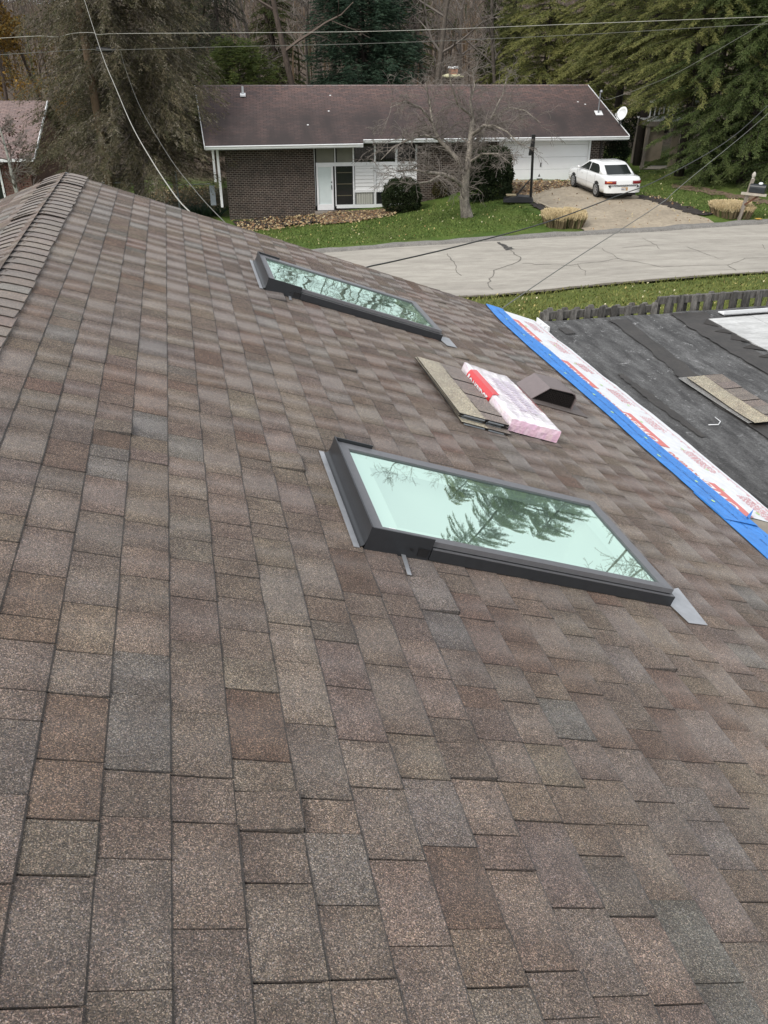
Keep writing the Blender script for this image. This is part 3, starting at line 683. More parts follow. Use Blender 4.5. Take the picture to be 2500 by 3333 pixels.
# shrink-wrapped bundle
def bundle():
    s0, s1, v0, v1, H = 4.42, 5.40, 2.05, 2.40, .088
    root = thing('shingle_bundle', 'pink and white plastic wrapped bundle of shingles with a red band, by the vent', 'bundle', RP(4.9, 2.2, 0))
    rg = random.Random(3)
    def P(a, b, z):           # soft box: pillowed edges, sagging corners
        e = min(a, 1 - a, b, 1 - b); r = .0 if e > .06 else (1 - e / .06) * .010
        return RP(s0 + (s1 - s0) * a, v0 + (v1 - v0) * b, .016 + z - r * (z > .05) + (.0016 * math.sin(a * 23 + b * 9) + .0012 * math.sin(b * 31 - a * 13) + rg.uniform(-.0012, .0012)) * (z > .02) + (.016 * max(0, (a - .86) / .14) * max(0, 1 - b * 2.2) if z > .05 else 0))
    nx, ny = 42, 16; k = MB(); T = {}
    for i in range(nx + 1):
        for j in range(ny + 1): T[i, j] = P(i / nx, j / ny, H)
    pk = lambda: (1., rg.uniform(.93, .97), rg.uniform(.96, .99))
    for i in range(nx):
        for j in range(ny): k.quad(T[i, j], T[i + 1, j], T[i + 1, j + 1], T[i, j + 1], pk())
    def side(seq, pink):
        B = []
        for p, (a, b) in seq: B.append((p, P(a, b, .055) + (rg.uniform(.003, .0042)) * (-U if a == 0 else U if a == 1 else -D if b == 0 else D), P(a, b, .0)))
        for q in range(len(B) - 1):
            for r in range(2): k.quad(B[q][r], B[q + 1][r], B[q + 1][r + 1], B[q][r + 1], (1., rg.uniform(.66, .76), rg.uniform(.80, .87)) if pink else (1, rg.uniform(.86, .95), rg.uniform(.92, .97)))
    side([(T[i, 0], (i / nx, 0)) for i in range(nx + 1)], False); side([(T[i, ny], (i / nx, 1)) for i in range(nx + 1)], True)
    side([(T[0, j], (0, j / ny)) for j in range(ny + 1)], True); side([(T[nx, j], (1, j / ny)) for j in range(ny + 1)], True)
    k.build('plastic_wrap', mat('bundle_plastic', (.80, .79, .80), .28, attr=True, coat=.3, bump=(30, .5)), root, True)
    rb = MB()                                     # red printed band wraps from the top edge down the upslope side
    def E(a, b, z, off): return RP(s0 + (s1 - s0) * a, v0 + (v1 - v0) * b - (off if b <= 0 else 0), .016 + z)
    n = 12; a0, a1 = .38, .86
    for i in range(n):
        p, q = a0 + (a1 - a0) * i / n, a0 + (a1 - a0) * (i + 1) / n
        rb.quad(E(p, .13, H + .0075, 0), E(q, .13, H + .0075, 0), E(q, .01, H + .001, 0), E(p, .01, H + .001, 0))
        rb.quad(E(p, .01, H + .001, 0), E(q, .01, H + .001, 0), E(q, 0, H - .03, .010), E(p, 0, H - .03, .010)); rb.quad(E(p, 0, H - .03, .010), E(q, 0, H - .03, .010), E(q, 0, -.002, .012), E(p, 0, -.002, .012))
    rb2 = MB()
    for i in range(n):
        p, q = .25 + .5 * i / n, .25 + .5 * (i + 1) / n
        rb2.quad(E(p, .955, H + .004, 0), E(q, .955, H + .004, 0), E(q, .985, H - .004, 0), E(p, .985, H - .004, 0))
    M_REDP = mat('red_plastic', (.62, .035, .04), .3, coat=.3); rb2.build('red_band', M_REDP, root)
    band_ = rb.build('red_band', M_REDP, root)
    vs, fs = text_faces('OAKRIDGE', .074, .003)
    k = MB(); wtx = max(v[0] for v in vs); k.add([E(.79 - x / (s1 - s0), 0, .010 + y * .92, .0145) for x, y in vs], fs); k.build('lettering', M_WHT, band_)
    k = MB(); k.obox(E(.845, 0, .004, .014), U * -.028, N * .062 - U * .02, D * .002); k.build('white_slash', M_WHT, band_)
    k = MB(); rg2 = random.Random(6)
    for i in range(16):
        a, b = rg2.uniform(.1, .85), rg2.uniform(.2, .85); l = rg2.uniform(.02, .09); w2 = rg2.uniform(.004, .012); k.poly([E(a, b, H + .0105, 0), E(a, b + w2, H + .0105, 0), E(a - l * .35, b + w2 + l, H + .0105, 0), E(a - l * .35, b + l, H + .0105, 0)])
    for i in range(26):
        a, b = .18 + .6 * (i % 13) / 13, .34 + .24 * (i // 13); k.poly([E(a, b, H + .0102, 0), E(a + .022, b, H + .0102, 0), E(a + .022, b + .17, H + .0102, 0), E(a, b + .17, H + .0102, 0)][0:4])
    tag(k.build('faded_print', mat('faded_print', (.60, .52, .62), .5), root), kind='stuff')
    return root
bundle()
k = MB(); k.obox(FP(8.58, 6.0, .014), HR * 2.2 - U * .02, U * .13, Vector((0, 0, .012))); k.obox(FP(8.58, 6.0, .014), HR * 2.2 - U * .02, U * .008, Vector((0, 0, .05)))
tag(k.build('trim_board', M_WHITE), 'long white metal trim lying along the far edge of the flat roof', 'trim board')
k = MB(); k.tube([FP(5.80, 4.12, .018), FP(5.78, 4.20, .02), FP(5.83, 4.25, .022), FP(5.93, 4.26, .02)], [.004, .004, .004, .002], 5)
tag(k.build('plastic_strip', M_WHITE), 'thin bent white strip lying on the black flat roof', 'strip')
# ================================================================ terrain
def yfar(x):
    x = max(-14., min(22., x)) ; return 31.2 + .12 * x + .006 * x * x
def ynear(x):
    x = max(-14., min(22., x)) ; return 24.7 + .12 * x + .001 * x * x
def solve(px, py, fy):
    Y = 30.
    for _ in range(30): Y = fy(at(px, py, Y).x)
    return at(px, py, Y)
HY = rad(6.3)
H0 = at(738, 590, 42.0)                        # front left brick corner line of the house opposite
HX_, HYV = Vector((math.cos(HY), math.sin(HY), 0)), Vector((-math.sin(HY), math.cos(HY), 0))
def onfront(px, py, dy=0.): return atplane(px, py, H0 + HYV * dy, HYV)
ctrl = [solve(*q, yfar) for q in ((1053, 823), (1300, 804), (1600, 785), (1900, 766), (2100, 756), (2500, 730))]
ctrl += [solve(*q, ynear) for q in ((1560, 963), (1898, 931), (2500, 884))]
ctrl += [onfront(743, 716), onfront(1025, 702), onfront(1060, 690), onfront(1390, 668, -.8), onfront(1626, 592, -.1), onfront(1905, 590, -.1)]
ctrl += [at(1525, 706, 36.3), at(1725, 658, 38.6), at(2200, 602, 42.8), at(2480, 645, 39.0), at(2130, 560, 46.5), at(560, 690, 44.5), at(640, 640, 47.5), at(1942, 641, 39.2), at(2410, 708, 35.2)]
ctrl += [Vector(q) for q in ((0, 12, 2.95), (5, 12, 3.0), (-6, 12, 2.8), (3, 19, 2.1), (10, 19, 2.3), (-8, 20, 1.3), (0, -10, 3.2), (8, -10, 3.3), (-10, -10, 2.9), (16, 12, 3.2), (20, 22, 1.9),
         (0, 56, .6), (15, 57, 1.8), (-15, 56, -.3), (25, 50, 1.9), (24, 36, 1.6), (-14, 44, -.1), (-20, 46, -.3), (-22, 36, .2), (-12, 30, .6), (-20, 20, 1.0), (-14, 24, .8))]
CP = np.array([tuple(c) for c in ctrl])
def _phi(r): return np.where(r > 1e-9, r * r * np.log(r + 1e-12), 0)
n_ = len(CP); A = np.zeros((n_ + 3, n_ + 3)); A[:n_, :n_] = _phi(np.linalg.norm(CP[:, None, :2] - CP[None, :, :2], axis=2)) + np.eye(n_) * .6
A[:n_, n_:] = np.c_[np.ones(n_), CP[:, :2]]; A[n_:, :n_] = A[:n_, n_:].T
TPS = np.linalg.solve(A, np.r_[CP[:, 2], 0, 0, 0])
def Gn(x, y):
    x = np.asarray(x, float); y = np.asarray(y, float); xc = np.clip(x, -24, 26); yc = np.clip(y, -12, 57)
    z = _phi(np.sqrt((xc[..., None] - CP[:, 0]) ** 2 + (yc[..., None] - CP[:, 1]) ** 2)) @ TPS[:n_] + TPS[n_] + TPS[n_ + 1] * xc + TPS[n_ + 2] * yc
    t = np.clip(y - 57, 0, 110)
    return z + .124 * t * np.clip(t / 20, 0, 1) - .00012 * t * t + .25 * np.sin(x * .11 + y * .07) * np.clip((y - 60) / 20, 0, 1)
def G(x, y): return float(Gn(np.array([x]), np.array([y]))[0])
def ghit(px, py):
    r = ray(px, py); lo, hi = 15., 140.
    Y = lo
    while Y < hi:
        p = at(px, py, Y)
        if p.z < G(p.x, p.y): break
        Y += .4
    a, b_ = Y - .4, Y
    for _ in range(14):
        m = (a + b_) / 2; p = at(px, py, m)
        if p.z < G(p.x, p.y): b_ = m
        else: a = m
    return at(px, py, b_)

def axis(lo, hi, f0, f1, fine, coarse):
    v = list(np.arange(f0, f1 + 1e-6, fine)); s = coarse
    a = f0
    while a > lo: a -= s; s *= 1.25; v.insert(0, a)
    a, s = f1, coarse
    while a < hi: a += s; s *= 1.25; v.append(a)
    return np.array(v)
gx = axis(-600, 600, -32, 32, .8, 2); gy = axis(-300, 900, -8, 62, .8, 2)
XX, YY = np.meshgrid(gx, gy); ZZ = Gn(XX, YY)
yn_, yf_ = np.vectorize(ynear)(XX), np.vectorize(yfar)(XX)
ZZ = ZZ - .07 * ((YY > yn_ - .5) & (YY < yf_ + .5))
V = np.c_[XX.ravel(), YY.ravel(), ZZ.ravel()]; nx, ny = len(gx), len(gy)
I = (np.arange(ny - 1)[:, None] * nx + np.arange(nx - 1)[None, :]).ravel()
Q = np.c_[I, I + 1, I + 1 + nx, I + nx]
def ground_mat():
    m, nt, b = nodes('lawn_and_litter'); tc = nt.nodes.new('ShaderNodeTexCoord').outputs['Object']
    def nse(sc, det=5, ro=.65):
        t = N_(nt, 'ShaderNodeTexNoise'); t.inputs['Scale'].default_value = sc; t.inputs['Detail'].default_value = det; t.inputs['Roughness'].default_value = ro; nt.links.new(tc, t.inputs['Vector']); return t.outputs['Fac']
    gcol = mixc(nt, (.050, .092, .018), (.105, .148, .034), ramp(nt, nse(.9, 6), [(.32, 0), (.68, 1)]))
    gcol = mixc(nt, gcol, (.12, .115, .045), ramp(nt, nse(.35, 5), [(.5, 0), (.75, .65)]))
    gcol = mixc(nt, gcol, ramp(nt, nse(26, 4), [(.3, .6), (.7, 1.5)]), 1., 'MULTIPLY')
    at_ = N_(nt, 'ShaderNodeAttribute', attribute_name='near'); gcol = mixc(nt, gcol, mixc(nt, gcol, (.130, .140, .040), .55), at_.outputs['Fac'])
    lit = mixc(nt, (.075, .058, .046), (.150, .118, .092), ramp(nt, nse(3.5, 7), [(.3, 0), (.7, 1)]))
    lit = mixc(nt, lit, ramp(nt, nse(16, 5), [(.3, .55), (.7, 1.5)]), 1., 'MULTIPLY')
    fo = N_(nt, 'ShaderNodeAttribute', attribute_name='forest')
    c = mixc(nt, gcol, lit, fo.outputs['Fac']); nt.links.new(c, b.inputs['Base Color']); b.inputs['Roughness'].default_value = .95; b.inputs['Specular IOR Level'].default_value = .15
    bp = N_(nt, 'ShaderNodeBump'); bp.inputs['Strength'].default_value = .8; bp.inputs['Distance'].default_value = .08; nt.links.new(nse(14, 5), bp.inputs['Height']); nt.links.new(bp.outputs[0], b.inputs['Normal'])
    return m
gr = npmesh('ground', V, Q, None, ground_mat(), None, True); tag(gr, kind='structure')
fo = np.clip((YY - 53 + 2 * np.sin(XX * .5)) / 4, 0, 1); fo = np.maximum(fo, np.clip((np.abs(YY - 47.5) < 2.3) * (XX < -7) * (XX > -13) * .75, 0, 1))
a = gr.data.attributes.new('forest', 'FLOAT', 'POINT'); a.data.foreach_set('value', fo.ravel().astype(np.float32))
a = gr.data.attributes.new('near', 'FLOAT', 'POINT'); a.data.foreach_set('value', np.clip((27 - YY) / 2, 0, 1).ravel().astype(np.float32))

def strip(name, left, right, rows, cols, lift, m, kind='structure', edge=0., jit=0., seed=0, crown=0.):
    rg = random.Random(seed); mb = MB()
    def res(pl):
        d = np.r_[0, np.cumsum([math.hypot(pl[i + 1][0] - pl[i][0], pl[i + 1][1] - pl[i][1]) for i in range(len(pl) - 1)])]; t = np.linspace(0, d[-1], rows + 1)
        return np.c_[np.interp(t, d, [p[0] for p in pl]), np.interp(t, d, [p[1] for p in pl])]
    L, Rr = res(left), res(right); P = []
    for i in range(rows + 1):
        ro = []
        for j in range(cols + 1):
            t = j / cols; x, y = L[i] * (1 - t) + Rr[i] * t
            if jit and j in (0, cols): x += rg.uniform(-jit, jit); y += rg.uniform(-jit, jit)
            ro.append(Vector((x, y, G(x, y) + lift + crown * (1 - (2 * t - 1) ** 2))))
        P.append(ro)
    for i in range(rows):
        for j in range(cols): mb.quad(P[i][j], P[i][j + 1], P[i + 1][j + 1], P[i + 1][j])
        if edge:
            dz = Vector((0, 0, -edge))
            mb.quad(P[i][0] + dz, P[i][0], P[i + 1][0], P[i + 1][0] + dz); mb.quad(P[i][cols], P[i][cols] + dz, P[i + 1][cols] + dz, P[i + 1][cols])
    o = mb.build(name, m, None, True)
    return tag(o, kind=kind) if kind else o
xs_ = list(np.arange(-60, 61, 1.))
def road_mat():
    m, nt, b = nodes('worn_road'); tc = nt.nodes.new('ShaderNodeTexCoord').outputs['Object']
    def nse(sc, det=5, st=None):
        t = N_(nt, 'ShaderNodeTexNoise'); t.inputs['Scale'].default_value = sc; t.inputs['Detail'].default_value = det; t.inputs['Roughness'].default_value = .65
        q = N_(nt, 'ShaderNodeMapping'); q.inputs['Scale'].default_value = st or (1, 1, 1); nt.links.new(tc, q.inputs[0]); nt.links.new(q.outputs[0], t.inputs['Vector']); return t.outputs['Fac']
    c = mixc(nt, (.285, .262, .228), (.405, .378, .330), ramp(nt, nse(.9, 6, (.25, 1.6, 1)), [(.3, 0), (.7, 1)]))
    c = mixc(nt, c, ramp(nt, nse(3.5, 7, (.5, 1.3, 1)), [(.3, .82), (.7, 1.10)]), 1., 'MULTIPLY'); c = mixc(nt, c, ramp(nt, nse(60, 4), [(.3, .85), (.7, 1.15)]), 1., 'MULTIPLY')
    nt.links.new(c, b.inputs['Base Color']); b.inputs['Roughness'].default_value = .9
    bp = N_(nt, 'ShaderNodeBump'); bp.inputs['Strength'].default_value = .3; bp.inputs['Distance'].default_value = .01; nt.links.new(nse(40, 4), bp.inputs['Height']); nt.links.new(bp.outputs[0], b.inputs['Normal'])
    return m
strip('road', [(x, ynear(x)) for x in xs_], [(x, yfar(x)) for x in xs_], 200, 10, .012, road_mat(), crown=.03)
M_CRACK = mat('crack_tar', (.135, .124, .108), .8, n1=(8, .6, 1.4))
M_CRACKD = mat('crack_seal', (.05, .047, .043), .7)
def crack(pts, w, m, seed, name='road_crack'):
    rg = random.Random(seed); mb = MB(); P = [ghit(*p) for p in pts]; Q2 = [P[0]]
    for i in range(len(P) - 1):
        n = max(2, int((P[i + 1] - P[i]).length / .22))
        for k in range(1, n + 1): Q2.append(P[i].lerp(P[i + 1], k / n) + Vector((rg.uniform(-.055, .055), rg.uniform(-.055, .055), 0)))
    tot = len(Q2)
    for i in range(tot - 1):
        d = (Q2[i + 1] - Q2[i]); nn = Vector((-d.y, d.x, 0)).normalized(); wa = [w * rg.uniform(.5, 1.3)] * 2 if i == 0 else [wb, w * rg.uniform(.45, 1.35)]
        wb = wa[1]; q = [Q2[i] - nn * wa[0], Q2[i] + nn * wa[0], Q2[i + 1] + nn * wa[1], Q2[i + 1] - nn * wa[1]]
        mb.quad(*[Vector((p.x, p.y, G(p.x, p.y) + road_h(p.x, p.y))) for p in q])
    return tag(mb.build(name, m), kind='structure')
def road_h(x, y):
    t = (y - ynear(x)) / (yfar(x) - ynear(x)); return .018 + .03 * (1 - (2 * t - 1) ** 2)
for i, (pts, w_) in enumerate([([(1622, 792), (1650, 803), (1668, 825), (1690, 842), (1695, 852), (1650, 870), (1610, 885), (1590, 925), (1600, 945)], .035), ([(1456, 828), (1468, 850), (1484, 862), (1480, 880), (1497, 900)], .028),
     ([(1700, 862), (1850, 868), (1960, 855), (2013, 846), (2090, 860), (2150, 874), (2250, 868), (2370, 866), (2420, 845), (2500, 842)], .022), ([(2013, 846), (2000, 835), (1955, 812)], .016), ([(2368, 867), (2400, 882)], .02),
     ([(2090, 776), (2100, 785), (2130, 797), (2134, 805), (2148, 816)], .02), ([(2025, 811), (2110, 803), (2134, 806)], .016), ([(2235, 807), (2300, 830), (2355, 850)], .018), ([(1880, 862), (1900, 885), (1905, 900)], .022), ([(2480, 800), (2495, 815)], .018)]):
    crack(pts, w_ * .58, M_CRACK, i)
crack([(1622, 790), (1640, 800), (1655, 808)], .09, M_CRACKD, 31, 'crack_patch'); crack([(1652, 807), (1664, 817)], .17, M_CRACKD, 32, 'crack_patch')
# rolled gravelly kerb along the far side
M_KERB = mat('gravel_kerb', (.205, .195, .180), .9, n1=(3, .8, 1.15), n2=(35, .55, 1.5), bump=(60, .8))
mb = MB(); pv = None
for x in np.arange(-60, 60.01, .4):
    yb = yfar(x); rgx = .04 * math.sin(x * 2.3) + .03 * math.sin(x * 5.1); z = G(x, yb)
    row = [Vector((x, yb - .06 + rgx * .4, z + .006)), Vector((x, yb - .01 + rgx * .4, z + .085)), Vector((x, yb + .22 + rgx, z + .105)), Vector((x, yb + .50 + rgx * 2, G(x, yb + .5) + .055)), Vector((x, yb + .62 + rgx * 2, G(x, yb + .62) - .02))]
    if pv:
        for j in range(4): mb.quad(pv[j], row[j], row[j + 1], pv[j + 1])
    pv = row
tag(mb.build('kerb', M_KERB, None, True), kind='structure')
strip('road_shoulder', [(x, ynear(x) - .22 - .05 * math.sin(x * 1.7)) for x in xs_], [(x, ynear(x) + .03) for x in xs_], 240, 2, .014, mat('dirt_edge', (.11, .095, .07), .95, n1=(6, .6, 1.4)), jit=.05)
k = MB(); p = ghit(2468, 722); k.quad(*[Vector((p.x + dx, p.y + dy, G(p.x, p.y) + .12)) for dx, dy in ((-.12, -.1), (.12, -.1), (.1, .12), (-.14, .12))]); tag(k.build('yellow_mark', mat('yellow_paint', (.62, .36, .07), .7, n1=(20, .6, 1.2))), kind='structure')
# driveway of compacted gravel
def px_xy(l): return [tuple(ghit(*q)[:2]) for q in l]
def drive_mat():
    m = mat('gravel_drive', (.335, .282, .212), .95, n1=(.8, .82, 1.12), n2=(7, .78, 1.2), bump=(50, .5)); return m
strip('driveway', px_xy([(1630, 594), (1668, 622), (1712, 648), (1765, 676), (1830, 708), (1885, 738), (1900, 757)]), px_xy([(1912, 594), (1990, 612), (2070, 638), (2150, 664), (2220, 686), (2290, 708), (2345, 733)]), 30, 14, .03, drive_mat(), jit=.08, seed=2)
M_MULCH = mat('dark_mulch', (.030, .024, .021), .95, n1=(5, .5, 1.6), n2=(30, .5, 1.6), bump=(25, 1.))
M_LEAFB = mat('brown_leaf_bed', (.135, .095, .062), .95, n1=(4, .5, 1.5), n2=(28, .5, 1.6), bump=(25, 1.))
strip('mulch_bed', px_xy([(752, 724), (900, 712), (1030, 704), (1180, 700)]), px_xy([(800, 752), (900, 742), (1020, 728), (1130, 722)]), 40, 4, .05, M_MULCH, jit=.22, seed=5)
strip('leaf_bed', px_xy([(1020, 703), (1100, 690), (1200, 688), (1300, 676)]), px_xy([(1050, 734), (1120, 728), (1200, 716), (1280, 700)]), 16, 4, .06, M_LEAFB, jit=.12, seed=6)
strip('leaf_bed', px_xy([(1610, 604), (1700, 596), (1800, 594), (1850, 594)]), px_xy([(1660, 640), (1720, 634), (1790, 615), (1850, 608)]), 30, 4, .062, M_LEAFB, jit=.2, seed=7)
strip('mulch_bed', px_xy([(2075, 636), (2120, 640), (2170, 652), (2230, 672), (2320, 700)]), px_xy([(2085, 650), (2120, 656), (2160, 668), (2210, 688), (2280, 706)]), 40, 3, .05, M_MULCH, jit=.20, seed=8)
strip('mulch_bed', px_xy([(1745, 664), (1770, 672), (1800, 690)]), px_xy([(1725, 668), (1752, 684), (1785, 700)]), 8, 2, .058, M_MULCH, jit=.08, seed=9)
strip('mulch_bed', px_xy([(2190, 600), (2300, 614), (2400, 634), (2560, 668)]), px_xy([(2185, 612), (2290, 628), (2400, 648), (2560, 684)]), 46, 3, .03, M_LEAFB, jit=.32, seed=10)

# grass blades and fallen leaves
def inside(x, y, poly):
    c = np.zeros(x.shape, bool); j = len(poly) - 1
    for i in range(len(poly)):
        xi, yi = poly[i]; xj, yj = poly[j]
        c ^= ((yi > y) != (yj > y)) & (x < (xj - xi) * (y - yi) / (yj - yi + 1e-12) + xi); j = i
    return c
LAWN_A = px_xy([(760, 800), (800, 758), (900, 746), (1030, 732), (1140, 722), (1290, 702), (1420, 662), (1560, 652), (1650, 655), (1700, 668), (1760, 705), (1790, 738), (1300, 786), (1040, 808)])
LAWN_B = px_xy([(2075, 632), (2000, 590), (2030, 560), (2180, 560), (2200, 608), (2330, 628), (2560, 680), (2560, 712), (2380, 712), (2250, 676), (2150, 648)])
xs2 = np.linspace(-4, 24, 30); LAWN_C = [(x, ynear(x) - .15) for x in xs2] + [(x, 16.) for x in xs2[::-1]]
LAWN_D = px_xy([(460, 655), (520, 620), (700, 610), (715, 690), (700, 730), (560, 715)])
def scatter(poly, dens, rg):
    P = np.array(poly); lo, hi = P.min(0), P.max(0); n = int(dens * (hi[0] - lo[0]) * (hi[1] - lo[1])); x = rg.uniform(lo[0], hi[0], n); y = rg.uniform(lo[1], hi[1], n); k = inside(x, y, poly); return x[k], y[k]
def blades(poly, dens, hgt, c0, c1, seed):
    rg = np.random.default_rng(seed); x, y = scatter(poly, dens, rg); n = len(x); z = Gn(x, y); h = hgt * rg.uniform(.5, 1.3, n); th = rg.uniform(0, 6.28, n); w_ = rg.uniform(.010, .022, n)
    lx, ly = rg.normal(0, .035, n), rg.normal(0, .035, n); dx, dy = np.cos(th) * w_, np.sin(th) * w_
    V = np.stack([np.c_[x - dx, y - dy, z], np.c_[x + dx, y + dy, z], np.c_[x + dx * .4 + lx, y + dy * .4 + ly, z + h], np.c_[x - dx * .4 + lx, y - dy * .4 + ly, z + h]], 1).reshape(-1, 3)
    patch = .5 + .5 * np.sin(x * 1.3 + 2 * np.sin(y * .9)) * np.cos(y * 1.1 + x * .4); t = np.clip(.25 + .5 * patch + rg.normal(0, .22, n), 0, 1)[:, None]
    C = (np.array(c0) * (1 - t) + np.array(c1) * t) * rg.uniform(.75, 1.25, n)[:, None]
    return V, C
M_BLADE = mat('grass_blades', (1, 1, 1), .85, attr=True, spec=.15)
parts = [blades(LAWN_A, 170, .055, (.072, .115, .028), (.155, .195, .055), 1), blades(LAWN_B, 170, .055, (.070, .104, .030), (.148, .180, .055), 2), blades(LAWN_C, 120, .06, (.095, .125, .030), (.220, .215, .075), 3), blades(LAWN_D, 90, .06, (.06, .085, .02), (.13, .12, .05), 4)]
V = np.concatenate([p[0] for p in parts]); C = np.concatenate([p[1] for p in parts])
tag(npmesh('grass', V, np.arange(len(V)).reshape(-1, 4), C, M_BLADE), 'short green lawn grass round the drive and along the road', 'grass', kind='stuff')
def fallen(poly, dens, seed, lift=.05, s=(.035, .07), cols=((.52, .42, .17), (.60, .52, .28), (.36, .24, .11), (.62, .56, .38)), wt=(4, 4, 2, 2)):
    rg = np.random.default_rng(seed); x, y = scatter(poly, dens, rg); n = len(x); z = Gn(x, y) + lift + rg.uniform(0, .02, n); a = rg.uniform(*s, n); th = rg.uniform(0, 6.28, n)
    dz1, dz2 = rg.normal(0, .02, n), rg.normal(0, .02, n); c, s_ = np.cos(th) * a, np.sin(th) * a
    V = np.stack([np.c_[x + c, y + s_, z + dz1], np.c_[x - s_ * .6, y + c * .6, z + dz2], np.c_[x - c, y - s_, z - dz1], np.c_[x + s_ * .6, y - c * .6, z - dz2]], 1).reshape(-1, 3)
    w_ = np.array(wt, float); C = np.array(cols)[rg.choice(len(cols), n, p=w_ / w_.sum())] * rg.uniform(.75, 1.15, n)[:, None]
    return V, C
BED = px_xy([(752, 722), (900, 710), (1030, 700), (1180, 690), (1290, 676), (1290, 706), (1150, 730), (1020, 738), (900, 752), (800, 760)])
BEDG = px_xy([(1610, 602), (1860, 592), (1860, 610), (1790, 622), (1720, 645), (1650, 650)])
DRV = px_xy([(1640, 600), (1900, 600), (2280, 705), (2330, 728), (1900, 752), (1720, 650)])
BR = ((.30, .19, .10), (.42, .31, .17), (.22, .13, .075), (.50, .42, .25))
LITD = px_xy([(470, 660), (520, 612), (705, 606), (712, 690), (560, 715)])
FR_ = px_xy([(2075, 640), (2300, 704), (2330, 700), (2100, 632)])
parts = [fallen(LAWN_A, 3.4, 1, .035, (.018, .036)), fallen(LAWN_B, 3.2, 2, .035, (.018, .036)), fallen(LAWN_C, 2.5, 3, .04, (.018, .036)), fallen(BED, 60, 4, .075, (.03, .075), BR, (3, 3, 2, 2)), fallen(BEDG, 60, 5, .085, (.03, .07), BR, (3, 3, 2, 1)),
         fallen(DRV, 4, 6, .045, (.02, .05), BR, (2, 3, 1, 2)), fallen(LITD, 40, 7, .05, (.04, .09), BR, (3, 3, 2, 2)), fallen(FR_, 25, 8, .08, (.03, .06), BR, (1, 3, 1, 3))]
V = np.concatenate([p[0] for p in parts]); C = np.concatenate([p[1] for p in parts])
tag(npmesh('fallen_leaves', V, np.arange(len(V)).reshape(-1, 4), C, mat('dry_leaf', (1, 1, 1), .8, attr=True, spec=.2)), 'pale yellow and brown fallen leaves scattered on lawn and beds', 'leaves', kind='stuff')
# ================================================================ house across the road
def brick_mat(name, c1, c2, cm, bw=.2032, bh=.0813, mort=.010):
    m, nt, b = nodes(name); tc = nt.nodes.new('ShaderNodeTexCoord').outputs['Object']; ge = nt.nodes.new('ShaderNodeNewGeometry')
    sx = N_(nt, 'ShaderNodeSeparateXYZ'); nt.links.new(tc, sx.inputs[0])
    ad = N_(nt, 'ShaderNodeMath', operation='ADD'); nt.links.new(sx.outputs[0], ad.inputs[0]); nt.links.new(sx.outputs[1], ad.inputs[1])
    cb = N_(nt, 'ShaderNodeCombineXYZ'); nt.links.new(ad.outputs[0], cb.inputs[0]); nt.links.new(sx.outputs[2], cb.inputs[1])
    br = N_(nt, 'ShaderNodeTexBrick'); br.inputs['Scale'].default_value = 1.; br.inputs['Brick Width'].default_value = bw; br.inputs['Row Height'].default_value = bh; br.inputs['Mortar Size'].default_value = mort; br.inputs['Mortar Smooth'].default_value = .1; br.inputs['Bias'].default_value = -.1
    br.inputs['Color1'].default_value = (*c1, 1); br.inputs['Color2'].default_value = (*c2, 1); br.inputs['Mortar'].default_value = (*cm, 1)
    nt.links.new(cb.outputs[0], br.inputs['Vector'])
    nz = N_(nt, 'ShaderNodeTexNoise'); nz.inputs['Scale'].default_value = 3.; nz.inputs['Detail'].default_value = 6; nt.links.new(tc, nz.inputs['Vector'])
    c = mixc(nt, br.outputs['Color'], ramp(nt, nz.outputs['Fac'], [(.3, .7), (.7, 1.3)]), 1., 'MULTIPLY')
    nt.links.new(c, b.inputs['Base Color']); b.inputs['Roughness'].default_value = .85
    bp = N_(nt, 'ShaderNodeBump'); bp.inputs['Strength'].default_value = .6; bp.inputs['Distance'].default_value = .012; bp.invert = True; nt.links.new(br.outputs['Fac'], bp.inputs['Height']); nt.links.new(bp.outputs[0], b.inputs['Normal'])
    return m
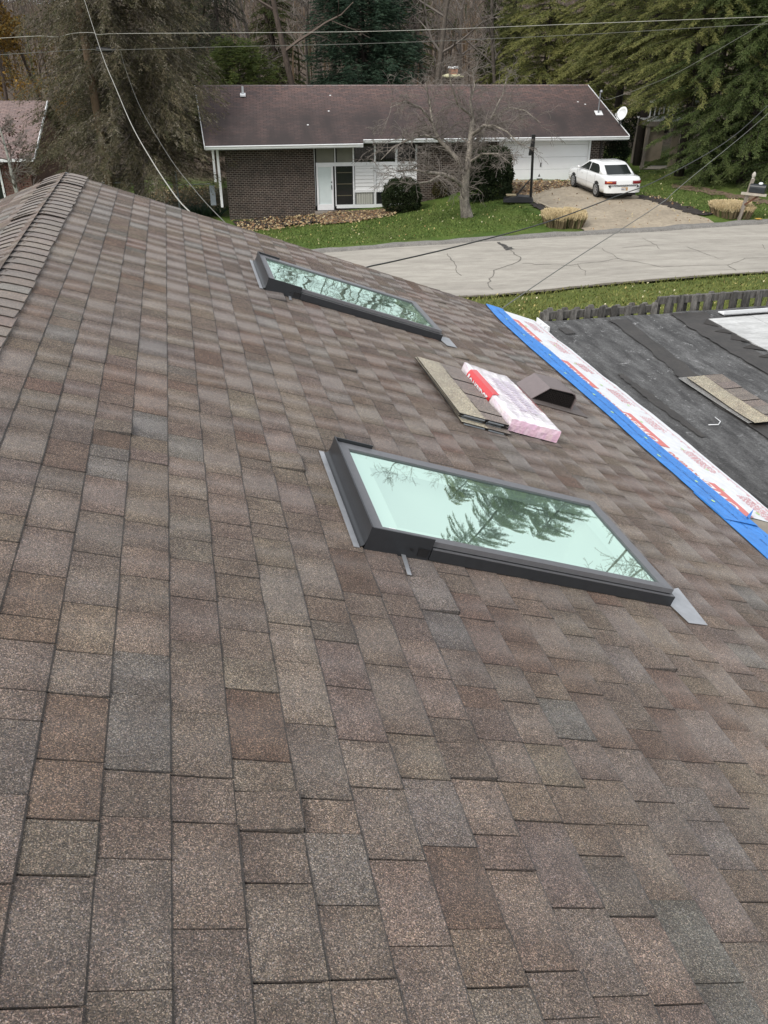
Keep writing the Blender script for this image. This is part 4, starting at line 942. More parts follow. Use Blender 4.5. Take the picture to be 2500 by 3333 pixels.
def far_roof_mat(name, ca, cb_, cs, stain=True):
    m, nt, b = nodes(name); tc = nt.nodes.new('ShaderNodeTexCoord').outputs['Object']
    mp = N_(nt, 'ShaderNodeMapping'); mp.inputs['Scale'].default_value = (1, 1.1, 0); nt.links.new(tc, mp.inputs[0])
    br = N_(nt, 'ShaderNodeTexBrick'); br.inputs['Scale'].default_value = 1.; br.inputs['Brick Width'].default_value = .31; br.inputs['Row Height'].default_value = .14; br.inputs['Mortar Size'].default_value = .010; br.inputs['Mortar Smooth'].default_value = .4; br.inputs['Bias'].default_value = 0.
    br.inputs['Color1'].default_value = (*ca, 1); br.inputs['Color2'].default_value = (*cb_, 1); br.inputs['Mortar'].default_value = (cs[0] * .5, cs[1] * .5, cs[2] * .5, 1); nt.links.new(mp.outputs[0], br.inputs['Vector'])
    def nse(sc, st, det=5):
        t = N_(nt, 'ShaderNodeTexNoise'); t.inputs['Scale'].default_value = sc; t.inputs['Detail'].default_value = det; q = N_(nt, 'ShaderNodeMapping'); q.inputs['Scale'].default_value = st; nt.links.new(tc, q.inputs[0]); nt.links.new(q.outputs[0], t.inputs['Vector']); return t.outputs['Fac']
    c = mixc(nt, br.outputs['Color'], ramp(nt, nse(14, (.35, 2.2, 1)), [(.3, .65), (.7, 1.4)]), 1., 'MULTIPLY')
    if stain:
        sx = N_(nt, 'ShaderNodeSeparateXYZ'); nt.links.new(tc, sx.inputs[0]); mr = N_(nt, 'ShaderNodeMapRange'); mr.inputs['From Min'].default_value = 3.6; mr.inputs['From Max'].default_value = 1.2; nt.links.new(sx.outputs[1], mr.inputs[0])
        ml = N_(nt, 'ShaderNodeMath', operation='MULTIPLY'); nt.links.new(mr.outputs[0], ml.inputs[0]); nt.links.new(ramp(nt, nse(.8, (1.2, .35, 1)), [(.3, .35), (.62, 1)]), ml.inputs[1])
        c = mixc(nt, c, cs, ml.outputs[0])
    nt.links.new(c, b.inputs['Base Color']); b.inputs['Roughness'].default_value = .88; b.inputs['Specular IOR Level'].default_value = .3
    return m
M_BRICK = brick_mat('dark_brown_brick', (.018, .0115, .009), (.044, .025, .018), (.215, .185, .158), mort=.0090)
M_FROOF = far_roof_mat('weathered_mauve_shingles', (.140, .088, .078), (.085, .064, .062), (.044, .035, .034))
M_PANE = mat('dark_pane', (.020, .022, .022), .06, spec=.6)
M_SOFF = mat('soffit', (.45, .45, .44), .7)
M_CURT = mat('curtain', (.42, .42, .38), .8, attr=True)
H0z = Vector((H0.x, H0.y, 0)); ROTI = Matrix.Rotation(-HY, 3, 'Z')
def loc(p): return ROTI @ (p - H0z)
def fl(px, py, dy=0.): q = loc(onfront(px, py, dy)); return q.x, q.z
bh = thing('brick_house', 'long low dark brick house with a mauve shingle roof across the road', 'house', H0z, rz=HY, local=True)
ZB = -.6                                       # foot of the walls, below the lawn
dyE, dyR = -.60, 4.30
ze = fl(1600, 447, dyE)[1]; zr = fl(1270, 277, dyR)[1]; slope = (zr - ze) / (dyR - dyE)
nrm = (HYV * -slope + Vector((0, 0, 1))).normalized(); pr0 = H0z + HYV * dyE + Vector((0, 0, ze))
def onroof(px, py): return loc(atplane(px, py, pr0, nrm))
xL, xR = .0, fl(1962, 520)[0]; xA, xB, xC, xD = fl(1025, 620)[0], fl(1357, 600)[0], fl(1622, 530)[0], fl(1914, 530)[0]
zc = ze - .02
wm = MB()
DEP = 8.4
wm.obox((0, 0, ZB), (xA, 0, 0), (0, .25, 0), (0, 0, zc + .22 - ZB)); wm.obox((xB, 0, ZB), (xC - xB, 0, 0), (0, .25, 0), (0, 0, zc + .2 - ZB)); wm.obox((xD, 0, ZB), (xR - xD, 0, 0), (0, .25, 0), (0, 0, zc + .2 - ZB))
wm.obox((xA, .02, ZB), (xB - xA, 0, 0), (0, .2, 0), (0, 0, fl(1200, 681, .05)[1] - ZB))
wm.obox((0, .25, ZB), (.25, 0, 0), (0, DEP, 0), (0, 0, zc + .2 - ZB)); wm.obox((xR - .25, .25, ZB), (.25, 0, 0), (0, DEP, 0), (0, 0, zc + .2 - ZB)); wm.obox((0, DEP, ZB), (xR, 0, 0), (0, .25, 0), (0, 0, zc + .2 - ZB))
for x in (.0, xR - .25):
    wm.add([(x, .0, zc + .2), (x, DEP + .25, zc + .2), (x, dyR, zr - .15), (x + .25, 0, zc + .2), (x + .25, DEP + .25, zc + .2), (x + .25, dyR, zr - .15)], [(0, 1, 2), (3, 5, 4), (0, 2, 5, 3), (2, 1, 4, 5)])
wm.build('wall', M_BRICK, bh)
rp = [onroof(*q) for q in ((636, 278), (1912, 276), (2047, 441), (1182, 452), (1182, 465), (668, 474))]
rm = MB(); up = Vector((0, 0, .09)); n = len(rp)
rm.poly([p for p in rp]); rm.poly([p - up for p in rp][::-1])
for i in range(n): rm.quad(rp[i], rp[i] - up, rp[(i + 1) % n] - up, rp[(i + 1) % n])
bk = [rp[1], rp[0], rp[0] + Vector((.3, 4.9, -2.2)), rp[1] + Vector((.3, 4.9, -2.2))]
rm.poly(bk); rm.poly([p - up for p in bk][::-1])
rf = rm.build('roof', M_FROOF, bh)
sf_ = MB(); sf_.poly([(rp[5].x + .1, rp[5].y + .02, rp[5].z - .16), (rp[4].x, rp[4].y + .02, rp[4].z - .16), (rp[4].x, .3, rp[4].z - .16), (rp[5].x + .1, .3, rp[5].z - .16)]); sf_.poly([(rp[3].x, rp[3].y + .02, rp[3].z - .17), (rp[2].x, rp[2].y + .02, rp[2].z - .17), (rp[2].x, .3, rp[2].z - .17), (rp[3].x, .3, rp[3].z - .17)])
sf_.build('soffit', M_SOFF, bh)
def gutter(a, b):
    k = MB(); pf = [(.0, -.02), (-.10, -.02), (-.115, -.035), (-.105, -.06), (-.075, -.10), (-.07, -.14), (.0, -.14)]
    k.loft([[Vector((p.x, p.y + q[0], p.z + q[1])) for q in pf] for p in (a, b)]); k.obox(a + Vector((0, 0, -.19)), (b - a), (0, .03, 0), (0, 0, .16)); return k.build('gutter', M_WHITE, bh)
gutter(rp[5] + Vector((0, -.005, 0)), rp[4] + Vector((0, -.005, 0))); gutter(rp[3] + Vector((.0, -.005, 0)), rp[2] + Vector((0, -.005, 0)))
k = MB(); k.obox(rp[5] + Vector((-.02, 0, -.16)), rp[0] - rp[5], (-.03, 0, 0), (0, 0, .17)); k.build('rake_board', M_WHITE, bh); k = MB(); k.obox(rp[2] + Vector((.02, 0, -.16)), rp[1] - rp[2], (.03, 0, 0), (0, 0, .17)); k.build('rake_board', M_WHITE, bh)
k = MB(); k.obox(rp[0] + Vector((0, -.09, -.035)), rp[1] - rp[0], (0, .09, .045), (0, 0, .012)); k.build('ridge_cap', far_roof_mat('ridge_shingles', (.20, .14, .13), (.17, .15, .145), (.1, .09, .09), False), rf)
# entry bay
FD = .10
def fr_(px, py): x, z = fl(px, py, FD); return x, z
def c3(x, y): return 600 + x * .4822, 200 + y * .4822
def rect(m, x0, y0, x1, y1, d0, d1, col=None):       # crop-3 pixel rectangle to a box between depths
    (a, b), (c, d) = fr_(*c3(x0, y0)), fr_(*c3(x1, y1)); m.box(a, c, d0, d1, d, b, col)
k = MB(); rect(k, 872, 560, 1575, 982, FD + .05, FD + .10); k.build('bay_backing', mat('bay_dark', (.03, .03, .03), .8), bh)
k = MB()
for x0, x1 in ((876, 888), (1011, 1028), (1134, 1151), (1280, 1294), (1424, 1436), (1561, 1573)): rect(k, x0, 560, x1, 975, FD - .03, FD + .05)
for y0, y1, xa in ((684, 698, 888), (968, 980, 1028), (866, 876, 1151)): rect(k, xa, y0, 1561, y1, FD - .028, FD + .05)
k.build('bay_frame', M_WHITE, bh)
pale = mat('pale_blind', (.17, .17, .135), .5, n1=(2, .85, 1.1)); M_SIDE = mat('white_siding', (.74, .745, .74), .5, n1=(2, .93, 1.03))
for i, (x0, x1) in enumerate(((888, 1011), (1028, 1134))):
    k = MB(); rect(k, x0, 575, x1, 684, FD + .02, FD + .04); tag(k.build('transom_window', pale, bh), 'transom window with a plain pale blind')
for x0, x1 in ((1151, 1280), (1294, 1424), (1436, 1561)):
    k = MB(); (a, b), (c, d) = fr_(*c3(x0, 560)), fr_(*c3(x1, 684)); n = 14
    for q in range(n): k.box(a + (c - a) * q / n + .012, a + (c - a) * (q + .82) / n, FD + .022, FD + .04, d, b, (1, 1, 1) if q % 2 else (.8, .8, .8))
    w_ = k.build('transom_window', mat('vertical_blind', (.20, .20, .175), .6, attr=True), bh); tag(w_, 'transom window with vertical blinds')
    k = MB(); rect(k, x0, 560, x1, 684, FD + .005, FD + .008); k.build('pane', mat('thin_pane', (.5, .5, .5), .05, trans=1.), w_)
    k = MB(); (a, b), (c, d) = fr_(*c3(x0, 698)), fr_(*c3(x1, 866)); n = 7
    for q in range(n):
        z0 = d + (b - d) * q / n; z1 = d + (b - d) * (q + 1) / n
        k.quad((a, FD - .0, z0 + .006), (c, FD - .0, z0 + .006), (c, FD + .028, z1 - .004), (a, FD + .028, z1 - .004)); k.quad((a, FD, z0 + .006), (a, FD + .03, z0 - .004), (c, FD + .03, z0 - .004), (c, FD, z0 + .006))
    k.build('siding_panel', M_SIDE, bh)
for i, (x0, x1) in enumerate(((1153, 1279), (1295, 1423), (1437, 1560))):
    k = MB(); (a, b), (c, d) = fr_(*c3(x0, 877)), fr_(*c3(x1, 967))
    k.box(a + .03, c - .03, FD + .035, FD + .045, d + .03, b - .03); w_ = k.build('window', M_PANE, bh)
    k = MB()
    for x_0, x_1, z_0, z_1 in ((a, a + .03, d, b), (c - .03, c, d, b), (a + .03, c - .03, d, d + .03), (a + .03, c - .03, b - .03, b)): k.box(x_0, x_1, FD - .01, FD + .045, z_0, z_1)
    k.build('frame', mat('grey_frame', (.30, .31, .31), .5), w_)
    if i == 0:
        k = MB(); n = 22
        for q in range(n):
            f0, f1 = q / n, (q + 1) / n; x_0, x_1 = a + .04 + (c - a - .08) * f0, a + .04 + (c - a - .08) * f1
            k.quad((x_0, FD + (.018 if q % 2 else .030), d + .04), (x_1, FD + (.030 if q % 2 else .018), d + .04), (x_1, FD + (.030 if q % 2 else .018), b - .04), (x_0, FD + (.018 if q % 2 else .030), b - .04), (1, 1, 1) if q % 3 else (.7, .7, .7))
        k.build('curtain', M_CURT, w_)
(a, b), (c, d) = fr_(*c3(889, 700)), fr_(*c3(1011, 1003))
k = MB(); t = .085; k.box(a, a + t, FD - .05, FD, d, b); k.box(c - t, c, FD - .05, FD, d, b); k.box(a + t, c - t, FD - .05, FD, b - t, b); k.box(a + t, c - t, FD - .05, FD, d, d + .28)
dr = k.build('door', M_WHITE, bh); tag(dr, 'white storm door with a pale full-length pane')
k = MB(); k.box(a + t, c - t, FD - .015, FD - .005, d + .28, b - t); k.build('door_pane', mat('door_pane', (.60, .67, .67), .12, n1=(2, .93, 1.05)), dr)
k = MB(); k.box(c - .10, c - .075, FD - .085, FD - .05, d + .95, d + 1.15); k.lathe([(.03, 0), (.03, .03)], (c - .0875, FD - .05, d + 1.28), 10, (0, -1, 0)); k.build('handle', M_BLACK, dr)
k = MB(); rect(k, 1030, 700, 1133, 967, FD + .02, FD + .03); sl_ = k.build('sidelight_window', M_PANE, bh)
M_TB = mat('tan_bar', (.10, .09, .06), .6)
for y in (748, 825, 903): k = MB(); rect(k, 1030, y, 1133, y + 4, FD + .005, FD + .02); k.build('glazing_bar', M_TB, sl_)
k = MB(); (x0, z0) = fr_(*c3(880, 1010)); (x1, _) = fr_(*c3(1035, 1010)); k.box(x0, x1, -.55, FD, z0 - .3, z0 + .02); k.build('door_step', mat('step_concrete', (.24, .21, .18), .9, n1=(5, .7, 1.2)), bh)
# garage door: four flat sections
zg = fl(1700, 591, .12)[1]; k = MB(); hs = .545
for i in range(4): k.box(xC + .04, xD - .04, .12, .16, zg + i * hs + .006, zg + (i + 1) * hs - .004)
gd = k.build('garage_door', mat('bright_white_door', (.88, .89, .90), .4, n1=(3, .96, 1.0)), bh)
M_GH = mat('grey_handle', (.12, .12, .12), .5); k = MB(); x, z = fl(1756, 583, .12); k.box(x - .14, x + .14, .10, .12, z - .015, z + .035); k.build('lift_handle', M_GH, gd); k = MB(); x, z = fl(1760, 536, .12); k.box(x - .03, x + .03, .09, .12, z - .09, z + .09); k.build('handle', M_GH, gd); k = MB(); x, z = fl(1755, 573, .12); k.add([(x - .06, .117, z - .03), (x + .06, .117, z - .03), (x, .117, z + .12)], [(0, 1, 2)]); k.build('door_mark', M_GH, gd)
k = MB(); k.box(xC - .02, xC + .04, -.02, .16, zg, zc + .2); k.build('garage_frame', M_WHITE, bh); k = MB(); k.box(xD - .04, xD + .05, -.02, .16, zg, zc + .2); k.build('garage_frame', M_WHITE, bh)
k = MB(); k.box(xC, xD, -.4, .2, zg - .5, zg); k.build('garage_sill', mat('sill_concrete', (.16, .13, .10), .9, n1=(4, .6, 1.3)), bh)
# downspouts
for (pa, pb, w_) in (((692, 485), (706, 592), .10), ((707, 490), (725, 674), .11)):
    a, b = loc(onfront(*pa, -.1)), loc(onfront(*pb, -.1)); k = MB(); k.box(a.x - w_ / 2, a.x + w_ / 2, -.16, -.06, b.z, a.z + .1); k.build('downspout', M_WHITE, bh)
k = MB(); q = fl(1958, 460); k.box(q[0] - .04, q[0] + .04, -.09, -.005, zg, q[1]); k.build('downspout', mat('brown_spout', (.02, .015, .013), .6), bh)
a, b = loc(onfront(690, 604, .3)), loc(onfront(697, 668, .3)); k = MB(); k.box(a.x - .13, a.x + .12, .3, .36, b.z, a.z); k.build('side_gate', mat('blue_grey_board', (.24, .27, .30), .7, n1=(6, .8, 1.1)), bh)
# roof furniture
p = onroof(791, 312); k = MB(); k.lathe([(.10, 0), (.10, .12), (.05, .14), (.05, .42)], p, 10); k.build('pipe_vent', mat('vent_pipe', (.55, .57, .58), .5, attr=False), rf)
k = MB(); k.obox(p + Vector((-.13, -.2, -.02)), (.26, 0, 0), (0, .2, .09), (0, 0, .06)); k.build('vent_boot', M_WHITE, rf)
p = onroof(1947, 370); k = MB(); k.tube([p, p + Vector((0, 0, .95))], .035, 8); k.lathe([(.06, 0), (.08, .04), (.05, .12)], p + Vector((.03, -.03, .92)), 8); ms = k.build('service_mast', mat('grey_mast', (.25, .26, .28), .45, metal=.4), rf)
k = MB(); k.obox(p + Vector((-.16, -.18, -.05)), (.36, 0, 0), (0, .34, .155), (0, 0, .02)); k.build('mast_flange', M_WHITE, rf)
MAST = H0z + Matrix.Rotation(HY, 3, 'Z') @ (p + Vector((.05, -.05, .72)))
p = onroof(2018, 402)
k = MB(); c0 = p + Vector((.02, -.1, .42)); ax = Vector((-.62, -.55, .46)).normalized()
sx = Vector((0, 0, 1)).cross(ax).normalized(); sy = ax.cross(sx); rings = []
for t in (0.02, .35, .7, 1.): rings.append([c0 + ax * (.075 * t * t) + (sx * .26 * math.cos(q * math.pi / 12) + sy * .33 * math.sin(q * math.pi / 12)) * t for q in range(24)])
rings += [[v - ax * .012 for v in rings[-1]], [v - ax * .012 for v in rings[0]]]
k.loft(rings, True, True); sd_ = k.build('satellite_dish', mat('dish_white', (.72, .73, .74), .4), bh, True); tag(sd_, 'white satellite dish at the right end of the roof')
k = MB(); e = c0 - sy * .30; f_ = c0 + ax * .5 - sy * .30; k.tube([e, f_], .018, 6); k.obox(f_ + Vector((-.04, -.06, -.03)), (.08, 0, 0), (0, .14, 0), (0, 0, .11)); k.build('feed_arm', mat('dish_arm', (.5, .5, .5), .5), sd_)
k = MB(); k.tube([c0 - ax * .02, c0 - ax * .12 - sy * .1, p + Vector((0, 0, -.02))], .025, 6); k.lathe([(.09, 0), (.09, .02)], p, 10, nrm); k.build('dish_mount', mat('dish_mount', (.2, .2, .2), .5), sd_)
p = onroof(1480, 279) + Vector((0, .25, -.25)); k = MB(); w_ = .40; k.box(p.x - w_, p.x + w_, p.y, p.y + .6, p.z - .5, p.z + .62); ch = k.build('chimney', M_BRICK, rf)
k = MB(); k.loft([[Vector((p.x + sx_ * h, p.y + .3 + sy_ * (h - .1), p.z + zz_)) for sx_, sy_ in ((-1, -1), (1, -1), (1, 1), (-1, 1))] for h, zz_ in ((.47, .62), (.48, .68), (.25, .76))]); k.build('chimney_crown', mat('mossy_mortar', (.50, .48, .31), .9, n1=(8, .8, 1.1)), ch)
k = MB(); k.box(p.x - .2, p.x + .2, p.y + .1, p.y + .5, p.z + .74, p.z + .98); k.build('flue', mat('clay_flue', (.30, .17, .12), .8, n1=(6, .7, 1.2)), ch)
k = MB(); k.lathe([(.27, 0), (.28, .04), (.24, .09)], (p.x, p.y + .3, p.z + 1.0), 4); k.build('flue_cap', M_WHITE, ch)
k = MB()
rg = random.Random(7)
for px, py in ((1070, 362), (1002, 407), (1075, 311), (1881, 332), (1905, 340)):
    p = onroof(px, py) + Vector((0, 0, .012)); k.poly([p + Vector((.05 * math.cos(t), .05 * math.sin(t), .022 * math.sin(t))) for t in np.arange(0, 6.2, 1.)])
k.build('pale_spot', mat('pale_spot', (.6, .6, .6), .7), rf)

# ---------------------------------------------------------------- neighbouring house at the left edge
Yn = 47.
n0 = at(60, 520, Yn); n0z = Vector((n0.x, n0.y, 0))
nh = thing('neighbour_house', 'house with pinkish brown shingles and red brick wall at the left edge', 'house', n0z, rz=HY, local=True)
def nl(px, py, Y): q = ROTI @ (at(px, py, Y) - n0z); return q
e0, e1, r1 = nl(0, 512, Yn), nl(150, 512, Yn), nl(118, 326, Yn + 4.6)
zE, zR = e0.z, r1.z; xE, xRR = e1.x, r1.x
k = MB(); q = [(-14, -.5, zE), (xE - .55, -.5, zE), (xE - .55, 4.4, zR), (-14, 4.4, zR)]; up = Vector((0, 0, .1))
k.poly(q); k.poly([Vector(v) - up for v in q][::-1])
for i in range(4): k.quad(q[i], Vector(q[i]) - up, Vector(q[(i + 1) % 4]) - up, q[(i + 1) % 4])
k.poly([(-14, 4.4, zR), (xE - .55, 4.4, zR), (xE - .55, 9.2, zE), (-14, 9.2, zE)])
M_NROOF = far_roof_mat('pinkish_shingles', (.23, .165, .15), (.19, .145, .138), (.12, .09, .085), False); k.build('roof', M_NROOF, nh)
k = MB(); k.obox((-14, 0, -1), (xE + 13.6 - .6, 0, 0), (0, 8.6, 0), (0, 0, zE + .95)); k.add([(xE - 1., 0, zE - .05), (xE - 1., 8.6, zE - .05), (xE - 1., 4.4, zR - .15)], [(0, 1, 2)]); k.build('wall', brick_mat('red_brick', (.12, .040, .028), (.085, .032, .024), (.16, .13, .11)), nh)
k = MB(); k.obox((-14, -.62, zE - .14), (xE + 13.45, 0, 0), (0, .11, 0), (0, 0, .13)); k.build('gutter', M_WHITE, nh)
k = MB(); k.obox((xE - .54, -.5, zE - .17), (0, 4.9, zR - zE), (.04, 0, 0), (0, 0, .18)); k.build('rake_board', M_WHITE, nh)
k = MB(); k.box(-2.6, -1.1, -.03, .03, zE - 2.2, zE - .5); w_ = k.build('window', M_PANE, nh); k = MB(); k.box(-2.7, -2.6, -.05, .0, zE - 2.3, zE - .4); k.box(-1.1, -1.0, -.05, 0, zE - 2.3, zE - .4); k.build('frame', M_WHITE, w_)

# ---------------------------------------------------------------- shadowbox fence beyond the flat roof
fx0, fx1 = Vector(atz(1741, 1046, ZF)) , None
fe = thing('picket_fence', 'weathered grey wooden fence of dog-eared pickets just beyond the flat roof', 'fence', FP(9.05, 5.5, -1.9))
M_PICK = mat('weathered_wood', (.155, .146, .134), .9, attr=True, n1=(5, .35, 1.55), n2=(30, .6, 1.4), stretch=(6, 6, 1))
rg = random.Random(14); x = 3.92; i = 0
def top_at(x): return .088 if x < 5.40 else .150
while x < 9.4:
    for side in (0, 1):
        wd = rg.uniform(.074, .081); xx = x + side * .076; tp = top_at(xx) + rg.uniform(-.012, .012) ; s_ = 8.985 + side * .070; k = MB(); c = rg.uniform(.5, 1.45) * (.8 if side == 0 and rg.random() < .4 else 1.); cut = .016
        pts = [(0, -1.7), (wd, -1.7), (wd, tp - cut), (wd - cut * .8, tp), (cut * .8, tp), (0, tp - cut)]; ln = rg.uniform(-.006, .006)
        A_ = [FP(s_, xx + a + ln * (b + 1.7), b) for a, b in pts]; B_ = [p + U * .018 for p in A_]
        k.poly(A_[::-1], (c, c, c)); k.poly(B_, (c, c, c))
        for q in range(6): k.quad(A_[q], A_[(q + 1) % 6], B_[(q + 1) % 6], B_[q], (c * .8, c * .8, c * .8))
        k.build('picket', M_PICK, fe)
    x += .172; i += 1
k = MB()
for xa, xb in ((3.9, 5.36), (5.38, 9.5)):
    for z in (-.03, -.9): k.obox(FP(9.008, xa, z + (.09 if xa > 5 else 0)), HR * (xb - xa), U * .042, Vector((0, 0, .085)), (.7, .7, .7))
k.build('rail', M_PICK, fe)
# ================================================================ white sedan
M_CAR = mat('white_car_paint', (.80, .81, .81), .25, coat=.8, n1=(3, .97, 1.0)); M_CGLASS = mat('car_glass', (.016, .020, .019), .12, spec=.4)
M_TYRE = mat('tyre_rubber', (.013, .013, .013), .8); M_RIM = mat('alloy_rim', (.50, .51, .53), .3, metal=.6); M_LAMP = mat('red_lamp', (.20, .008, .012), .15, coat=.6); M_AMB = mat('amber_lamp', (.65, .16, .03), .15, coat=.6)
M_SEAM = mat('seam_grey', (.22, .22, .22), .6)
pR, pF = at(1942.8, 641, 39.0), at(1865.5, 615, 41.6)
cz = lambda p: G(p.x, p.y) + .03
dirc = Vector((pF.x - pR.x, pF.y - pR.y, 0)).normalized(); side = Vector((dirc.y, -dirc.x, 0))
cc = Vector((pR.x, pR.y, 0)) + dirc * 1.36 + side * .78
car = thing('parked_car', 'white four-door sedan parked nose-in on the gravel drive by the garage', 'car', (cc.x, cc.y, cz(pR)), rz=math.atan2(dirc.y, dirc.x), local=True)
def sect(x, w, zb, zs, zt, f=1.):     # one body cross-section, y right to left, closed
    h = [(w * .80, zb), (w * .96, zb + .07), (w, zb + .22), (w, zs - .12), (w * .975, zs), (w * .90, zt - .02), (w * .55, zt), (0, zt + .012)]
    return [Vector((x, -a, b)) for a, b in h] + [Vector((x, a, b)) for a, b in h[::-1][1:]]
st_ = [(-2.40, .66, .42, .62, .76), (-2.37, .78, .32, .74, .89), (-2.30, .84, .28, .84, .955), (-2.12, .87, .26, .90, .975), (-1.7, .88, .22, .92, .985), (-1.2, .88, .20, .92, .985), (-.4, .88, .19, .91, .97), (.4, .88, .19, .89, .955), (1.0, .88, .19, .87, .935), (1.5, .875, .21, .83, .90), (1.95, .86, .23, .77, .84), (2.22, .80, .25, .68, .75), (2.36, .68, .30, .58, .64), (2.41, .55, .36, .52, .56)]
k = MB(); k.loft([sect(*s) for s in st_]); body = k.build('body', M_CAR, car, True); car.scale = (.93, .94, .97)
def gh(x0, x1, w, z, r=.16):          # greenhouse outline ring at height z
    pts = []
    for (cx, cy, a0) in ((x1 - r, w - r * .6, 0), (x0 + r, w - r * .6, 90), (x0 + r, -w + r * .6, 180), (x1 - r, -w + r * .6, 270)):
        for t in (0, 30, 60, 90): a = rad(a0 + t); pts.append(Vector((cx + r * math.cos(a), cy + r * .6 * math.sin(a), z)))
    return pts
k = MB(); k.loft([gh(-1.78, 1.10, .80, .955), gh(-1.52, .72, .755, 1.12), gh(-1.20, .38, .69, 1.30), gh(-1.02, .18, .64, 1.385), gh(-.85, .0, .56, 1.42), gh(-.55, -.3, .35, 1.435)]); k.build('cabin', M_CAR, car, True)
def lerp3(a, b, t): return tuple(a[i] + (b[i] - a[i]) * t for i in range(3))
k = MB()
def glassq(pts, off): k.poly([Vector(p) + Vector(off) for p in pts])
rear = [(-1.745, .60, .985), (-1.745, -.60, .985), (-1.23, -.55, 1.31), (-1.23, .55, 1.31)]
k2 = MB(); n_s = 8
rows_ = []
for t in (0, .5, 1):
    L_, R_ = lerp3(rear[0], rear[3], t), lerp3(rear[1], rear[2], t); rows_.append([Vector((L_[0] - .02 - .055 * (1 - (2 * q / n_s - 1) ** 2), L_[1] + (R_[1] - L_[1]) * q / n_s, L_[2] + .012)) for q in range(n_s + 1)])
k2.loft(rows_, closed=False); rw = k2.build('rear_window', M_CGLASS, car, True)
k2 = MB(); k2.obox((-1.70, -.5, 1.005), (.0, .42, 0), (.10, 0, .06), (0, 0, .004)); k2.obox((-1.72, .05, 1.0), (0, .5, 0), (.12, 0, .075), (0, 0, .004)); 
ws = [(1.06, .62, .98), (1.06, -.62, .98), (.42, -.54, 1.29), (.42, .54, 1.29)]; k2 = MB(); k2.poly([Vector(p) + Vector((.035, 0, .03)) for p in ws]); k2.build('windscreen', M_CGLASS, car)
for sg in (1, -1):
    for nm, pts in (('side_window', [(.80, .985), (-.16, .985), (-.16, 1.325), (.10, 1.325), (.42, 1.16)]), ('side_window', [(-.23, .985), (-1.30, .985), (-1.33, 1.09), (-1.14, 1.25), (-.93, 1.325), (-.23, 1.325)])):
        k2 = MB(); q = []
        for x, z in pts:
            w = np.interp(z, [.955, 1.12, 1.30, 1.385], [.80, .755, .69, .64]); q.append((x, sg * (w + .012), z))
        k2.poly(q if sg > 0 else q[::-1]); k2.build(nm, M_CGLASS, car)
    k2 = MB(); k2.loft([[Vector((x, sg * (.875 + dy), z)) for dy, z in ((.0, .98), (.13, .99), (.15, 1.03), (.13, 1.08), (.0, 1.07))] for x in (.62, .74)]); k2.build('wing_mirror', M_CAR, car, True)
    for x in (1.36, -1.36):
        arch = MB(); arch.lathe([(.36, 0), (.36, .012)], (x, sg * .872, .33), 24, (0, sg, 0)); arch.build('wheel_arch', M_BLACK, car)
        wh = MB(); wh.lathe([(.20, -.18), (.295, -.18), (.318, -.15), (.318, -.03), (.300, .0), (.215, .004)], (x, sg * .895, .318), 28, (0, sg, 0)); wl_ = wh.build('wheel', M_TYRE, car, True)
        wh = MB(); wh.lathe([(.205, -.02), (.212, .008), (.19, .012), (.17, -.006), (.06, .0), (.045, .014), (.001, .016)], (x, sg * .895, .318), 28, (0, sg, 0))
        for a in range(9):
            t = a * 2 * math.pi / 9; c_, s_ = math.cos(t), math.sin(t); wh.obox(Vector((x, sg * .90, .318)) + Vector((c_ * .05 - s_ * -.016, 0, s_ * .05 - c_ * .016)), (c_ * .13, 0, s_ * .13), (-s_ * .032, 0, c_ * .032), (0, sg * .012, 0))
        wh.build('rim', M_RIM, wl_)
    path = [(-2.416, .40), (-2.416, .60), (-2.40, .72), (-2.345, .835), (-2.24, .885)]
    k2 = MB(); k2.loft([[Vector((x + dx, sg * (y + dy), z)) for z, dx, dy in ((.670, .0, 0), (.70, -.012, .006), (.775, -.008, .004), (.80, .008, -.004))] for x, y in path], closed=False); k2.loft([[Vector((x + .03, sg * (y - .02), z)) for z in (.670, .80)] for x, y in path], closed=False)
    tl = k2.build('tail_light', M_LAMP, car, True)
    k2 = MB(); k2.loft([[Vector((x + dx - .004, sg * (y + dy + .003), z)) for z, dx, dy in ((.735, -.012, .006), (.780, -.006, .003))] for x, y in path[1:4]], closed=False); k2.build('amber_lens', M_AMB if sg > 0 else mat('dim_lens', (.16, .02, .02), .2), tl)
    k2 = MB(); k2.box(-2.0, 1.9, sg * .884 - .006, sg * .884 + .006, .545, .575); k2.build('body_moulding', mat('moulding', (.66, .67, .68), .4), car)
    k2 = MB(); k2.box(-1.0, .98, sg * .868 - .012, sg * .868 + .010, .17, .235); k2.build('sill_trim', M_BLACK, car)
    for x in (-.62, .42):
        k2 = MB(); k2.box(x - .09, x + .09, sg * .882 - .004, sg * .882 + .016, .80, .83); k2.build('door_handle', M_CAR, car)
    for x in (.98, -.20, -1.12): k2 = MB(); k2.box(x, x + .010, sg * .8815 - .003, sg * .8815 + .003, .28, .93); k2.build('door_seam', M_SEAM, car)
k2 = MB(); k2.loft([[Vector((x, y * f, z)) for y, x, z in ((-.86, -2.20, z0), (-.80, -2.36, z0), (-.5, -2.425, z0), (.5, -2.425, z0), (.80, -2.36, z0), (.86, -2.20, z0))] for f, z0 in ((1.0, .30), (1.012, .34), (1.012, .50), (1.0, .555))], closed=False); k2.build('bumper', M_CAR, car, True)
k2 = MB(); k2.box(-2.434, -2.428, -.19, .13, .40, .545, (.62, .60, .55)); pl_ = k2.build('number_plate', mat('plate', (1, 1, 1), .5, attr=True), car)
